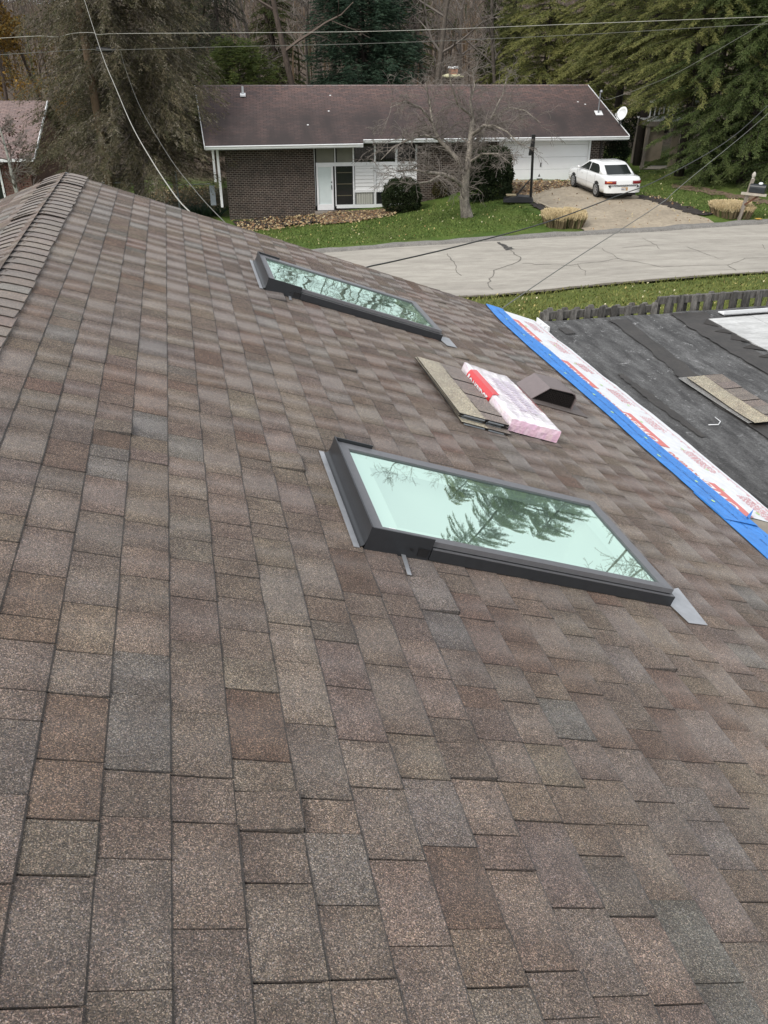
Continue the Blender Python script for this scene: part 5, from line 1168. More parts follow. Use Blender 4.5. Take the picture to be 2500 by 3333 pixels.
k2 = MB(); vs, fs = text_faces('BSA 71', .082, .002); k2.add([(-2.4355, .115 - x, .430 + y) for x, y in vs], fs); k2.build('plate_lettering', mat('plate_ink', (.05, .06, .20), .6), pl_)
k2 = MB(); k2.box(-2.4352, -2.4345, -.185, .125, .525, .542); k2.box(-2.4352, -2.4345, -.185, -.10, .405, .52, (1, 1, 1)); k2.build('plate_banner', mat('plate_orange', (.50, .28, .10), .6), pl_)
k2 = MB(); k2.lathe([(.035, 0), (.03, .008)], (-2.335, -.02, .80), 8, (-1, 0, .25)); k2.build('badge', mat('badge', (.4, .4, .42), .3, metal=.6), car)
k2 = MB(); k2.box(-2.2, 2.1, -.72, .72, .16, .30); k2.build('underbody', M_BLACK, car)
# ================================================================ basketball stand
pb = at(1727, 657, 38.6); pb.z = G(pb.x, pb.y)
bk = thing('basketball_stand', 'black portable basketball stand with a folded pole top, at the edge of the lawn', 'basketball hoop', pb)
tp = at(1737, 440, 38.45)
k = MB(); k.tube([pb + Vector((0, 0, .1)), tp], .055, 10); k.build('pole', M_BLACK, bk)
w0 = (at(1645, 655, 38.75) - at(1727, 657, 38.6)); w0.z = 0
k = MB(); L = w0.length; ux = w0.normalized(); uy = Vector((ux.y, -ux.x, 0))
prof = [(-.08, .30, .0), (-.10, .34, .10), (.0, .30, .20), (L * .5, .34, .24), (L * .85, .40, .18), (L + .08, .38, .10), (L + .1, .34, 0)]
k.loft([[pb + ux * a + uy * b + Vector((0, 0, .03)), pb + ux * a + uy * b * .9 + Vector((0, 0, .03 + h)), pb + ux * a - uy * b * .9 + Vector((0, 0, .03 + h)), pb + ux * a - uy * b + Vector((0, 0, .03))] for a, b, h in prof]); k.build('base', mat('black_base', (.016, .016, .018), .5), bk)
for f in (.22, -.22):
    k = MB(); k.tube([pb + ux * (L * .62) + uy * f + Vector((0, 0, .2)), pb + Vector((0, 0, 1.05))], .018, 6); k.build('strut', M_BLACK, bk)
k = MB(); k.obox(tp + Vector((-.14, -.05, -.78)), (.10, 0, 0), (0, .12, 0), (.02, 0, .26)); k.obox(tp + Vector((-.07, -.07, -.55)), (.14, 0, 0), (0, .14, 0), (.0, 0, .58)); k.tube([tp + Vector((-.1, 0, -.75)), tp + Vector((-.06, 0, -.3))], .03, 6); k.build('bracket', M_BLACK, bk)
k = MB(); k.box(-.2, .2, -.1, .1, 0, .06); 
k = MB(); q = pb + ux * (L * .72) + uy * .05; k.obox(q + Vector((-.28, -.1, .24)), (.42, 0, 0), (0, .28, 0), (0, 0, .05)); tag(k.build('wood_block', mat('pale_wood', (.40, .33, .20), .8, n1=(9, .8, 1.1))), 'short pale board lying on the base of the basketball stand', 'board')
k = MB(); q = [ghit(*p) for p in ((1750, 665), (1765, 671), (1785, 681), (1800, 686))]; k.tube([p + Vector((0, 0, .10)) for p in q], .03, 6); tag(k.build('garden_stake', mat('pale_pole', (.42, .36, .27), .8)), 'thin pale pole lying on the mulch by the drive', 'pole')
# ================================================================ mailbox
pm = ghit(2404, 713); pm.z = G(pm.x, pm.y)
mbx = thing('mailbox', 'black mailbox with a rusty underside on a leaning wooden post with a finial', 'mailbox', pm)
lean = Vector((.24, 0, 0)); M_POST = mat('grey_post', (.27, .235, .20), .85, n1=(8, .7, 1.25), stretch=(4, 4, 1)); H = 1.52
k = MB(); k.obox(pm + Vector((-.055, -.055, -.1)), (.11, 0, 0), (0, .11, 0), lean * ((H + .1) / 1.5) + Vector((0, 0, H + .1))); pt = k.build('post', M_POST, mbx)
tpm = pm + lean * (H / 1.5) + Vector((0, 0, H))
k = MB(); k.lathe([(.05, -.01), (.035, .03), (.06, .06), (.075, .12), (.06, .19), (.02, .24), (.001, .25)], tpm, 12, (.12, 0, 1)); k.build('finial', mat('pale_finial', (.46, .43, .38), .8), pt)
am = pm + lean * .66 + Vector((0, 0, .98)); dx = Vector((.80, -.60, 0)).normalized()
k = MB(); k.obox(am - dx * .26 + Vector((.0, -.08, -.05)), dx * .95, Vector((dx.y, -dx.x, 0)) * .09, (0, 0, .09)); k.build('arm', mat('pale_arm', (.44, .40, .34), .85, n1=(8, .8, 1.1)), pt)
k = MB(); k.tube([pm + lean * .38 + Vector((.02, -.03, .55)), am + dx * .45 + Vector((0, 0, -.04))], .05, 4); k.build('brace', mat('rust_brown', (.115, .050, .028), .8, n1=(9, .6, 1.3)), pt)
lx = dx; ly = Vector((dx.y, -dx.x, 0)); pf = []
for a in range(0, 181, 20): pf.append((.145 * math.cos(rad(a)), .17 + .145 * math.sin(rad(a))))
pf = [(.145, 0)] + pf + [(-.145, 0)]
bx0 = am + Vector((0, 0, .055)) + lx * .06
k = MB(); k.loft([[bx0 + lx * d + ly * y + Vector((0, 0, z)) for y, z in pf] for d in (0, .58)]); bxm = k.build('box', mat('black_mailbox', (.022, .026, .030), .35, n1=(8, .8, 1.3)), mbx)
k = MB(); k.loft([[bx0 + lx * d + ly * y * f + Vector((0, 0, z * f)) for y, z in pf] for d, f in ((.581, 1.05), (.60, 1.05))]); k.build('box_door', mat('black_door', (.012, .013, .015), .3), bxm)
k = MB(); k.lathe([(.001, 0), (.085, .012), (.075, .03), (.001, .035)], bx0 + lx * .36 + Vector((0, 0, .325)), 12, (-.2, -.35, 1)); k.build('round_plate', mat('pale_plate', (.62, .64, .64), .4), bxm)
k = MB(); k.obox(bx0 + lx * .05 - ly * .13 + Vector((0, 0, -.055)), lx * .46, ly * .26, (0, 0, .05)); k.build('rusty_bottom', mat('rust_red', (.15, .06, .032), .8, n1=(12, .6, 1.3)), bxm)
# ================================================================ clipped ornamental grass
def grass_clump(label, px0, px1, pyb, seed, hgt=.55):
    a, b = ghit(px0, pyb), ghit(px1, pyb); c = (a + b) / 2; rx = (b - a).length / 2 - .05; ry = .62; c.y += .55; c.z = G(c.x, c.y); rg = np.random.default_rng(seed); n = 5200
    root = thing('ornamental_grass', label, 'grass clump', c, 'clipped grass clumps beside the drive mouth')
    th = rg.uniform(0, 6.28, n); r = np.sqrt(rg.uniform(0, 1, n)); sp_ = lambda v: np.sign(v) * np.abs(v) ** .62; x = c.x + rx * r * sp_(np.cos(th)) * (1 + .05 * np.sin(th * 5)); y = c.y + ry * r * sp_(np.sin(th)) + .07 * np.sin(x * 9); z = Gn(x, y); h = hgt * rg.uniform(.72, 1.06, n) * (1 - .12 * r ** 6)
    lx_ = np.cos(th) * r * .14 + rg.normal(0, .03, n); ly_ = np.sin(th) * r * .12 + rg.normal(0, .03, n); ph = rg.uniform(0, 6.28, n); w_ = rg.uniform(.010, .018, n); dx_, dy_ = np.cos(ph) * w_, np.sin(ph) * w_
    V = np.stack([np.c_[x - dx_, y - dy_, z], np.c_[x + dx_, y + dy_, z], np.c_[x + dx_ + lx_ * .7, y + dy_ + ly_ * .7, z + h * .8], np.c_[x - dx_ + lx_ * .7, y - dy_ + ly_ * .7, z + h * .8], np.c_[x + dx_ + lx_, y + dy_ + ly_, z + h], np.c_[x - dx_ + lx_, y - dy_ + ly_, z + h]], 1).reshape(-1, 3)
    i = np.arange(n)[:, None] * 6; Q = np.stack([np.c_[i, i + 1, i + 2, i + 3], np.c_[i + 3, i + 2, i + 4, i + 5]], 1).reshape(-1, 4)
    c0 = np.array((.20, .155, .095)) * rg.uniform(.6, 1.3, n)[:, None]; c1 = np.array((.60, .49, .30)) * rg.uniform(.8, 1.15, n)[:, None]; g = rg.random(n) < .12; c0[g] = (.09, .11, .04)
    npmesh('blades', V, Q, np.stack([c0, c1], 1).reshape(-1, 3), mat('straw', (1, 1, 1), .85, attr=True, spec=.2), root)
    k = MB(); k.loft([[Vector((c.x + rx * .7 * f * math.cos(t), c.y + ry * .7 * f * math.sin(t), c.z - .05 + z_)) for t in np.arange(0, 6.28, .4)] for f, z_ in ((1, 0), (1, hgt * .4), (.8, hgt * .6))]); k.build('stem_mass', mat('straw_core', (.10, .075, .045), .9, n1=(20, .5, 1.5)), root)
grass_clump('straw-coloured clipped grass clump between the lawn and the drive', 1778, 1908, 744, 1)
grass_clump('straw-coloured clipped grass clump around the foot of the mailbox post', 2336, 2452, 712, 2, .5)
# ================================================================ utility pole, wires, chain-link fence, play frame
M_POLE = mat('utility_pole_wood', (.185, .125, .085), .85, n1=(10, .7, 1.25), stretch=(5, 5, .6))
pp = at(280, 150, 42.1); zb_ = G(pp.x, pp.y)
up_ = thing('utility_pole', 'brown wooden utility pole rising through the spruce at the left', 'utility pole', (pp.x, pp.y, zb_))
k = MB(); k.tube([(pp.x + .1, pp.y, zb_ - .2), (pp.x - .03, pp.y, CZ + .2), (pp.x - .12, pp.y, CZ + 4.)], [.19, .165, .14], 12); k.build('pole', M_POLE, up_, True)
k = MB(); q = at(345, 163, 40.4); k.tube([q + Vector((-.38, 0, .05)), q + Vector((.40, 0, -.02))], .085, 10); k.build('splice_case', M_BLACK, up_)
M_WLT = mat('pale_cable', (.42, .41, .37), .5); M_WDK = mat('dark_cable', (.020, .020, .020), .5); M_WMD = mat('grey_cable', (.14, .14, .125), .5); M_WDRP = mat('dull_cable', (.17, .17, .15), .6)
def wire(name, label, pts, r, m, twist=0.):
    """pts: (px, py, Y) passed through in turn, smoothed"""
    P = [at(*p) if not isinstance(p, Vector) else p for p in pts]; S_ = []
    Pe = [P[0] * 2 - P[1]] + P + [P[-1] * 2 - P[-2]]
    for i in range(1, len(Pe) - 2):
        n = 14 if len(P) < 9 else 6
        for t in range(n):
            u = t / n; a, b, c, d = Pe[i - 1], Pe[i], Pe[i + 1], Pe[i + 2]
            S_.append(.5 * ((2 * b) + (c - a) * u + (2 * a - 5 * b + 4 * c - d) * u * u + (3 * b - a - 3 * c + d) * u ** 3))
    S_.append(P[-1]); k = MB()
    if twist:
        D_ = [S_[0]]
        for i in range(len(S_) - 1):
            n = max(1, int((S_[i + 1] - S_[i]).length / twist)); D_ += [S_[i].lerp(S_[i + 1], q / n) for q in range(1, n + 1)]
        for ph, f in ((0, 1.), (2.1, .9), (4.2, .9)): k.tube([p + Vector((math.cos(i * 1.25 + ph), 0, math.sin(i * 1.25 + ph))) * r * .85 for i, p in enumerate(D_)], r * .62, 5)
    else: k.tube(S_, r, 6)
    return tag(k.build(name, m, None, True), label, 'wire')
wire('power_line', 'pale upper power line crossing the whole top of the view', [(-260, 140, 42.4), (0, 124, 41.), (130, 117, 40.6), (185, 120, 40.5), (240, 108, 40.45), (300, 106, 40.4), (320, 112, 40.4), (390, 109, 40.4), (700, 107, 40.4), (1250, 101, 40.2), (1900, 77, 40.), (2500, 54, 39.5), (3000, 40, 39)], .0105, M_WLT)
wire('telephone_line', 'dark lower line crossing the top of the view beneath the pale one', [(-260, 190, 42.4), (0, 178, 41.), (280, 161, 40.4), (345, 163, 40.3), (700, 153, 40.4), (1250, 140, 40.2), (1900, 112, 40.), (2500, 78, 39.5), (3000, 66, 39)], .0115, M_WMD)
gE = RP(8.62, 1.1, -.25)
wire('service_drop', 'thick twisted white cable sagging from the pole down to our roof edge', [(262, -40, 40.), (275, 0, 36), (331, 173, 27), (377, 286, 21.5), (429, 407, 17), (497, 527, 13.4), (573, 640, 10.8), (622, 694, 9.5), (640, 720, 9.0)], .0060, M_WLT, .06)
wire('telephone_drop', 'thin grey wire sagging beside the twisted white cable', [(392, 165, 40.), (408, 222, 36), (452, 339, 27), (542, 497, 18.5), (640, 625, 13), (735, 727, 9.9), (760, 752, 9.3)], .0050, M_WMD)
wire('cable_drop', 'black cable crossing the road from our roof towards the upper right', [(1180, 880, 9.6), (1200, 868, 9.9), (1288, 849, 10.5), (1500, 799, 11.8), (1777, 724, 14), (2003, 640, 16.5), (2154, 580, 19), (2365, 460, 24), (2500, 343, 28), (2700, 150, 34)], .0095, M_WDK)
wire('cable_drop', 'thinner grey cable crossing the road and drive, lower of the two on the right', [(1630, 1012, 9.4), (1640, 1000, 9.6), (1860, 850, 11.5), (2150, 663, 15.5), (2229, 595, 17.5), (2500, 369, 27), (2700, 170, 34)], .0062, M_WMD)
wire('service_drop', 'thin wire running from the mast on the brick house up to the right', [MAST, (1985, 322, 43.5), (2154, 260, 41.5), (2275, 198, 40.5), (2500, 66, 39.5), (2700, -60, 39)], .009, M_WDRP)
k = MB(); a = at(572, 565, 43.); b_ = at(567, 690, 43.)
cf = thing('chain_link_fence', 'grey chain-link fence post and rail left of the brick house', 'fence', (a.x, a.y, G(a.x, a.y)))
M_CL = mat('galvanised_pipe', (.23, .25, .25), .5, metal=.4); k.tube([(a.x, a.y, G(a.x, a.y) - .1), (a.x, a.y, a.z + .15)], .045, 8); k.build('post', M_CL, cf)
pts = [(a.x - 5, a.y + .8, at(300, 600, 43).z), (a.x, a.y, at(570, 602, 43).z), tuple(at(690, 598, 42.3))]; k = MB(); k.tube(pts, .022, 6); k.build('rail', M_CL, cf)
k = MB()
for i in range(90):
    x = a.x - 5 + i * .085; z0 = G(x, a.y)
    for d in (-1, 1): k.tube([(x, a.y + .02, z0), (x + d * .5, a.y + .02, z0 + .62), (x, a.y + .02, pts[1][2])], .0025, 3, False)
k.build('mesh', M_CL, cf)
# wooden play frame half hidden by the evergreens
pk_ = at(2160, 560, 47.2); zb_ = G(pk_.x, pk_.y)
pf_ = thing('play_frame', 'grey wooden raised deck on posts half hidden behind the evergreen trunks', 'play frame', (pk_.x, pk_.y, zb_)); M_GW = mat('grey_timber', (.20, .175, .15), .85, n1=(6, .7, 1.25), stretch=(4, 4, .7))
w_, dd, hh = 1.9, 2.0, 2.35
for sx_ in (-1, 1):
    for sy_ in (0, 1):
        k = MB(); k.obox((pk_.x + sx_ * w_ * .62 - .07, pk_.y + sy_ * dd, zb_ - .2), (.14, 0, 0), (0, .14, 0), (.0 - sx_ * .12, 0, hh + .2)); k.build('post', M_GW, pf_)
k = MB(); k.box(pk_.x - w_ * .62, pk_.x + w_ * .62, pk_.y - .05, pk_.y + dd, zb_ + hh - .3, zb_ + hh - .06); k.build('beam', M_GW, pf_)
k = MB(); k.box(pk_.x - w_ * .6, pk_.x - w_ * .1, pk_.y + .3, pk_.y + .36, zb_ + .35, zb_ + hh - .3); k.box(pk_.x + w_ * .1, pk_.x + w_ * .3, pk_.y + .1, pk_.y + .16, zb_, zb_ + hh - .3); k.build('panel', mat('tan_panel', (.30, .25, .19), .8, n1=(3, .8, 1.1)), pf_)
k = MB(); k.box(pk_.x - w_ * .6, pk_.x + w_ * .6, pk_.y - .1, pk_.y + .6, zb_ + .02, zb_ + .10); k.build('step', mat('pale_step', (.36, .33, .29), .8), pf_)
for i in range(11):
    k = MB(); x = pk_.x - w_ * .6 + i * w_ * 1.2 / 10; k.box(x - .03, x + .03, pk_.y - .02, pk_.y + .02, zb_ + hh, zb_ + hh + .8); k.build('baluster', M_WHITE, pf_)
k = MB(); k.box(pk_.x - w_ * .65, pk_.x + w_ * .65, pk_.y - .05, pk_.y + .04, zb_ + hh + .8, zb_ + hh + .9); k.box(pk_.x - w_ * .65, pk_.x + w_ * .65, pk_.y - .05, pk_.y + dd, zb_ + hh - .06, zb_ + hh); k.build('handrail', M_WHITE, pf_)
# ================================================================ trees
M_BARK = mat('grey_brown_bark', (.105, .088, .074), .9, n1=(5, .6, 1.4), n2=(25, .7, 1.3), stretch=(3, 3, .6))
M_BARKD = mat('dark_bark', (.040, .032, .027), .9, n1=(5, .6, 1.4), stretch=(3, 3, .6))
M_LICHEN = mat('lichened_bark', (.215, .190, .162), .9, n1=(2.6, .45, 1.55), n2=(14, .6, 1.5), stretch=(2, 2, 1))
M_TWIG = mat('grey_twigs', (.160, .138, .122), .9, n1=(2, .8, 1.2))
M_NEEDLE = mat('needles', (1, 1, 1), .75, attr=True, spec=.25, transl=.22)
M_LEAF = mat('broad_leaves', (1, 1, 1), .7, attr=True, spec=.25, transl=.3)

def cards(P, A, L, W, rg, cup=.0):
    """rhombic leaf cards: P origins, A unit directions, L lengths, W widths"""
    n = len(P); r = rg.normal(0, 1, (n, 3)); B = np.cross(A, r); B /= np.linalg.norm(B, axis=1)[:, None] + 1e-9
    m = P + A * (L * .45)[:, None]
    return np.stack([P, m + B * (W * .5)[:, None], P + A * L[:, None], m - B * (W * .5)[:, None]], 1).reshape(-1, 3)

def conifer_crown(rg, H, R, zb, nb, dens, Ls, lc, wc, K, up, droop, hang, pal, pw=.8, dead=0., top=.05, tipc=None, zj=0.):
    t = rg.uniform(0, 1, nb) ** .92; z = zb + (H - zb) * t; L = R * ((1 - t) ** pw * (1 - .25 * np.exp(-((t) / .06))) + top) * rg.uniform(.62, 1.12, nb); az = rg.uniform(0, 2 * np.pi, nb)
    M = np.maximum(3, (L * dens).astype(int)); bi = np.repeat(np.arange(nb), M); n = len(bi)
    q = rg.uniform(.06, 1, n) ** .9; Lb = L[bi]; ca, sa = np.cos(az[bi]), np.sin(az[bi])
    wig = .05 * Lb * np.sin(q * 5 + bi)
    P = np.c_[ca * Lb * q - sa * wig, sa * Lb * q + ca * wig, z[bi] + Lb * (up * q - droop * q * q) + rg.normal(0, 1, n) * zj]
    ph = rg.uniform(.25, 1.35, n) * np.where(rg.random(n) < .5, 1, -1) * (1 - .45 * q); dz = -hang * rg.uniform(.3, 1.2, n)
    Dr = np.c_[np.cos(az[bi] + ph), np.sin(az[bi] + ph), dz]; Dr /= np.linalg.norm(Dr, axis=1)[:, None]
    ls = Ls * rg.uniform(.5, 1.1, n) * (1.15 - .6 * q)
    si = np.repeat(np.arange(n), K); f = np.tile((np.arange(K) + .3) / K, n) + rg.uniform(-.08, .08, n * K)
    Pc = P[si] + Dr[si] * (ls[si] * f)[:, None] + rg.normal(0, .02, (n * K, 3)); Pc[:, 2] -= hang * .35 * ls[si] * f * f
    sg = np.where(np.arange(n * K) % 2 == 0, 1, -1) * rg.uniform(.2, 1.0, n * K)
    A = Dr[si] + np.c_[-Dr[si][:, 1] * sg, Dr[si][:, 0] * sg, -rg.uniform(0, .6, n * K) * (.3 + hang)]; A /= np.linalg.norm(A, axis=1)[:, None]
    N2_ = n * K; V = cards(Pc, A, lc * rg.uniform(.6, 1.3, N2_), wc * rg.uniform(.6, 1.3, N2_), rg)
    pal = np.array(pal); c = pal[rg.integers(0, len(pal), n)]; clump = .82 + .3 * np.sin(bi * 1.7) ** 2
    C = (c * clump[:, None])[si] * rg.uniform(.75, 1.25, N2_)[:, None]
    if tipc is not None: w_ = (np.clip((q[si] - .65) / .35, 0, 1) * rg.uniform(0, 1, N2_))[:, None]; C = C * (1 - w_) + np.array(tipc) * w_
    br = [(z[i], L[i], az[i]) for i in range(nb)]
    return V, C, br

def conifer(name, label, base, H, R, zb, seed, nb, dens, Ls, lc, wc, K, up, droop, hang, pal, tr=.2, group=None, bark=None, dead=False, **kw):
    rg = np.random.default_rng(seed); root = thing(name, label, 'tree', (0, 0, 0), group, local=True); root.location = base
    V, C, br = conifer_crown(rg, H, R, zb, nb, dens, Ls, lc, wc, K, up, droop, hang, pal, **kw)
    npmesh('crown', V, np.arange(len(V)).reshape(-1, 4), C, M_NEEDLE, root)
    k = MB(); k.tube([(0, 0, -.3), (.02, .01, H * .35), (-.02, .02, H * .7), (0, 0, H * .985)], [tr * 1.15, tr * .8, tr * .42, .02], 9)
    for (z, L, a) in br:
        if L < .5: continue
        c, s = math.cos(a), math.sin(a); pts = []
        for q in (0, .35, .7, .97): wv = .05 * L * math.sin(q * 5); pts.append((c * L * q - s * wv, s * L * q + c * wv, z + L * (up * q - droop * q * q)))
        k.tube(pts, [.012 + L * .004, .010 + L * .003, .008, .004], 3, False)
        if dead:
            for q in np.arange(.3, 1., .14):
                for sg in (-1, 1):
                    b0 = Vector((c * L * q, s * L * q, z + L * (up * q - droop * q * q))); l = random.uniform(.25, .7); d = Vector((math.cos(a + sg * .9), math.sin(a + sg * .9), -.5)); k.tube([b0, b0 + d * l * .5, b0 + d * l + Vector((0, 0, -.12))], [.008, .006, .003], 3, False)
    k.build('trunk', bark or M_BARKD, root, True)
    return root

HEM = [(.108, .130, .042), (.130, .150, .048), (.158, .172, .056), (.112, .130, .050), (.182, .186, .064)]
HEM_T = (.27, .255, .09)
def gpos(px, py, dy=0.):
    p = ghit(px, py); p.y += dy; p.z = G(p.x, p.y); return p
def hpos(px, Y):
    p = at(px, 400, Y); p.z = G(p.x, p.y); return p
# the big grey spruce on the left
conifer('spruce_tree', 'big ragged grey-green spruce filling the left, between the two houses', hpos(425, 43.5), 15.5, 5.0, 1.5, 3, 420, 22, .70, .125, .032, 9, .10, .34, .60,
        [(.104, .096, .054), (.128, .110, .066), (.080, .080, .044), (.150, .126, .082), (.116, .096, .060), (.205, .182, .140)], .26, None, M_BARK, True, pw=.5, top=.10, zj=.22)
# hemlocks at the right: tall stems by the garage, then the mass down to the ground
hl = [('tall hemlock with a bare lower trunk nearest the garage corner', 2005, 52.0, 13.5, 3.4, 4.6, 1), ('tall hemlock on a bare dark trunk left of the play frame', 2092, 48.6, 13.6, 3.7, 3.6, 2), ('tall hemlock whose trunk stands in front of the play frame', 2238, 45.3, 14.0, 3.8, 2.9, 3)]
for lb, px, Y, H, R, zb, sd in hl:
    conifer('hemlock_tree', lb, hpos(px, Y), H, R, zb, 10 + sd, 270, 25, .56, .085, .029, 10, .12, .36, .50, HEM, .22, 'evergreens on the right', None, False, pw=.55, top=.1, tipc=HEM_T)
hl = [('dense evergreen reaching the ground just right of the play frame', 2315, 44.0, 12.0, 2.8, .05, 4), ('dense evergreen reaching the ground behind the mailbox', 2450, 42.6, 12.6, 2.7, .05, 5), ('dense evergreen reaching the ground at the right edge of the view', 2600, 42.0, 12.0, 2.7, .05, 6), ('dense evergreen standing behind the row, between the trunks and the right edge', 2420, 48.5, 18.8, 3.4, .1, 7)]
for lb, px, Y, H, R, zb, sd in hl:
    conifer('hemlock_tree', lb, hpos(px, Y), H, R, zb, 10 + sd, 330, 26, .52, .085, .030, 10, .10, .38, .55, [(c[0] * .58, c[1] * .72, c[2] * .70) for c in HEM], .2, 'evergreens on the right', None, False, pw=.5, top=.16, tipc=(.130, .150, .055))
hl = [('pale olive hemlock rising behind the right half of the brick house roof', 1760, 60., 9.2, 3.9, 1., 8), ('pale olive hemlock behind the garage end of the roof', 1905, 57., 9.6, 3.7, 1., 9), ('hemlock further back at the upper right, behind the other evergreens', 2170, 60., 13., 4.2, 1., 10), ('darker hemlock behind the roof between the chimney and the pale ones', 1655, 64., 8.6, 2.3, 1., 11)]
for i, (lb, px, Y, H, R, zb, sd) in enumerate(hl):
    conifer('hemlock_tree', lb, hpos(px, Y), H, R, zb, 10 + sd, 270, 22, .58, .10, .034, 9, .12, .35, .45, [(c[0] * 1.2, c[1] * 1.15, c[2] * 1.1) for c in HEM] if i < 2 else HEM, .2, 'evergreens on the right', None, False, pw=.55, top=.1, tipc=HEM_T)
PINE = [(.030, .056, .034), (.042, .074, .046), (.052, .086, .054), (.034, .062, .042)]
conifer('white_pine', 'dark blue-green pine with a straight trunk behind the middle of the brick house', hpos(1185, 62), 12., 4.2, 1.0, 31, 300, 15, .95, .22, .050, 9, .28, .30, .12, PINE, .2, None, None, False, pw=.5, top=.15, zj=.28)
conifer('young_pine', 'low yellow-green pine behind the left part of the brick house roof', hpos(790, 58), 7.0, 3.0, .6, 32, 170, 30, .5, .16, .030, 9, .35, .15, .0, [(.075, .098, .026), (.095, .115, .030), (.060, .085, .024)], .14, None, None, False, pw=.45, top=.2, zj=.2)
conifer('spruce_tree', 'thin dark spruce behind the roof, right of the big grey one', hpos(735, 64), 14., 2.5, 1.0, 33, 180, 14, .8, .17, .035, 6, .05, .5, 1.1, [(.034, .042, .026), (.045, .052, .032), (.055, .055, .040)], .22, None, None, True, pw=.5, top=.12)
conifer('spruce_tree', 'dark open spruce further left behind the big grey one', hpos(610, 66), 14., 3.0, 1.0, 34, 170, 14, .8, .17, .035, 6, .05, .45, 1.0, [(.038, .046, .024), (.050, .056, .030), (.060, .062, .036)], .22, None, None, True, pw=.5, top=.12)

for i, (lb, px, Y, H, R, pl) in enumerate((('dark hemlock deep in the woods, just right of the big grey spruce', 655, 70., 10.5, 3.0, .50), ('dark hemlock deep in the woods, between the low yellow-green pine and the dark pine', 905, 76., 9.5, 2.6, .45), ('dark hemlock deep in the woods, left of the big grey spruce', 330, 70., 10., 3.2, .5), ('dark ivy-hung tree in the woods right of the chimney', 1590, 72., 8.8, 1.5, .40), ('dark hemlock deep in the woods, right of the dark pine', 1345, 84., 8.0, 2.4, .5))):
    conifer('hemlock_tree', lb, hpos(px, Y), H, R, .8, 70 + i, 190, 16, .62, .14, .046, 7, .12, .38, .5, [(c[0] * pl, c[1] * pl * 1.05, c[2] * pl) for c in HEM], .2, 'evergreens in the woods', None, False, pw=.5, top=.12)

# bare broadleaved trees
def grow(k, p, d, L, r, lev, rg, droop, tips, spread=.75, nseg=5, minr=.006):
    pts = [Vector(p)]; rs = [r]; d = Vector(d).normalized()
    for i in range(nseg):
        d = (d + Vector((rg.gauss(0, .16), rg.gauss(0, .16), rg.gauss(0, .10) - droop * (i + 1) / nseg * (lev < 3)))).normalized(); pts.append(pts[-1] + d * (L / nseg)); rs.append(max(minr, r * (1 - .72 * (i + 1) / nseg)))
    k.tube(pts, rs, 6 if lev > 3 else (4 if lev > 1 else 3), False)
    if lev <= 0: tips.append(pts[-1]); return
    n = {5: 7, 4: 6, 3: 5, 2: 4, 1: 3}.get(lev, 4)
    for j in range(n):
        t = (.30 if lev > 3 else .15) + (.98 - .25) * (j + rg.uniform(.2, .9)) / n; t = min(t, .98); i = min(int(t * nseg), nseg - 1); q = pts[i].lerp(pts[i + 1], t * nseg - i); dr = (pts[i + 1] - pts[i]).normalized()
        a = Vector((rg.gauss(0, 1), rg.gauss(0, 1), rg.gauss(.15, .6))); a = (a - dr * a.dot(dr)).normalized(); dd = (dr * rg.uniform(.45, .95) + a * spread).normalized()
        grow(k, q, dd, L * rg.uniform(.42, .72) * (1.05 - .35 * t), max(minr, rs[i] * .58), lev - 1, rg, droop, tips, spread, 4 if lev > 2 else 3, minr)
def bare_variant(seed, H, lev=4, droop=.0, minr=.010, r0=.17):
    rg = random.Random(seed); k = MB(); tips = []; pts = []; d = Vector((rg.gauss(0, .05), rg.gauss(0, .05), 1)); p = Vector((0, 0, -.3)); n = 9; rs = []
    for i in range(n + 1): pts.append(p.copy()); rs.append(r0 * (1 - .8 * i / n)); d = (d + Vector((rg.gauss(0, .07), rg.gauss(0, .07), .05))).normalized(); p = p + d * (H / n)
    k.tube(pts, rs, 7, False); c = MB()
    for i in range(3, n + 1):
        for _ in range((1 if rg.random() < .45 else 2) if i < n else 3):
            a = rg.uniform(0, 6.28); e = rg.uniform(.35, 1.1); grow(c, pts[i], (math.cos(a), math.sin(a), e), H * rg.uniform(.16, .34) * (1.15 - .6 * i / n), rs[i] * .55, lev - 1 if rg.random() < .35 else lev - 2, rg, droop, tips, .75, 5, minr)
    return k, c, tips
def bare_tree_proto(name, label, seed, H, mat_t, mat_c, group, lev=4, minr=.010, r0=.17):
    root = thing(name, label, 'tree', (0, 0, 0), group, local=True); k, c, tips = bare_variant(seed, H, lev, 0., minr, r0)
    k.build('trunk', mat_t, root, True); c.build('branches', mat_c, root); return root, tips
M_BARK2 = mat('brown_bark', (.082, .062, .050), .9, n1=(4, .6, 1.4), stretch=(3, 3, .6)); M_TW2 = mat('brown_twigs', (.120, .092, .076), .9, n1=(1, .8, 1.2))
LB = 'leafless grey-brown tree on the wooded slope behind the brick house'; GRP = 'leafless trees on the wooded slope'
protos = [bare_tree_proto('bare_tree', LB, 50 + i, H, (M_BARK, M_BARK2)[i % 2], (M_TWIG, M_TW2)[i % 2], GRP, 4, .011, r)[0] for i, (H, r) in enumerate(((15, .19), (17, .22), (13, .15), (16, .17), (11, .11)))]
rg = random.Random(77); spots = []
for i in range(66):
    if i < 16: px, Y = (640, 720, 860, 930, 1010, 1045, 1090, 1310, 1390, 1440, 1500, 1560, 1620, 560, 1280, 1350)[i], rg.uniform(62, 78)
    else: px, Y = rg.uniform(-150, 2300), rg.uniform(76, 150)
    spots.append((px, Y))
used = set()
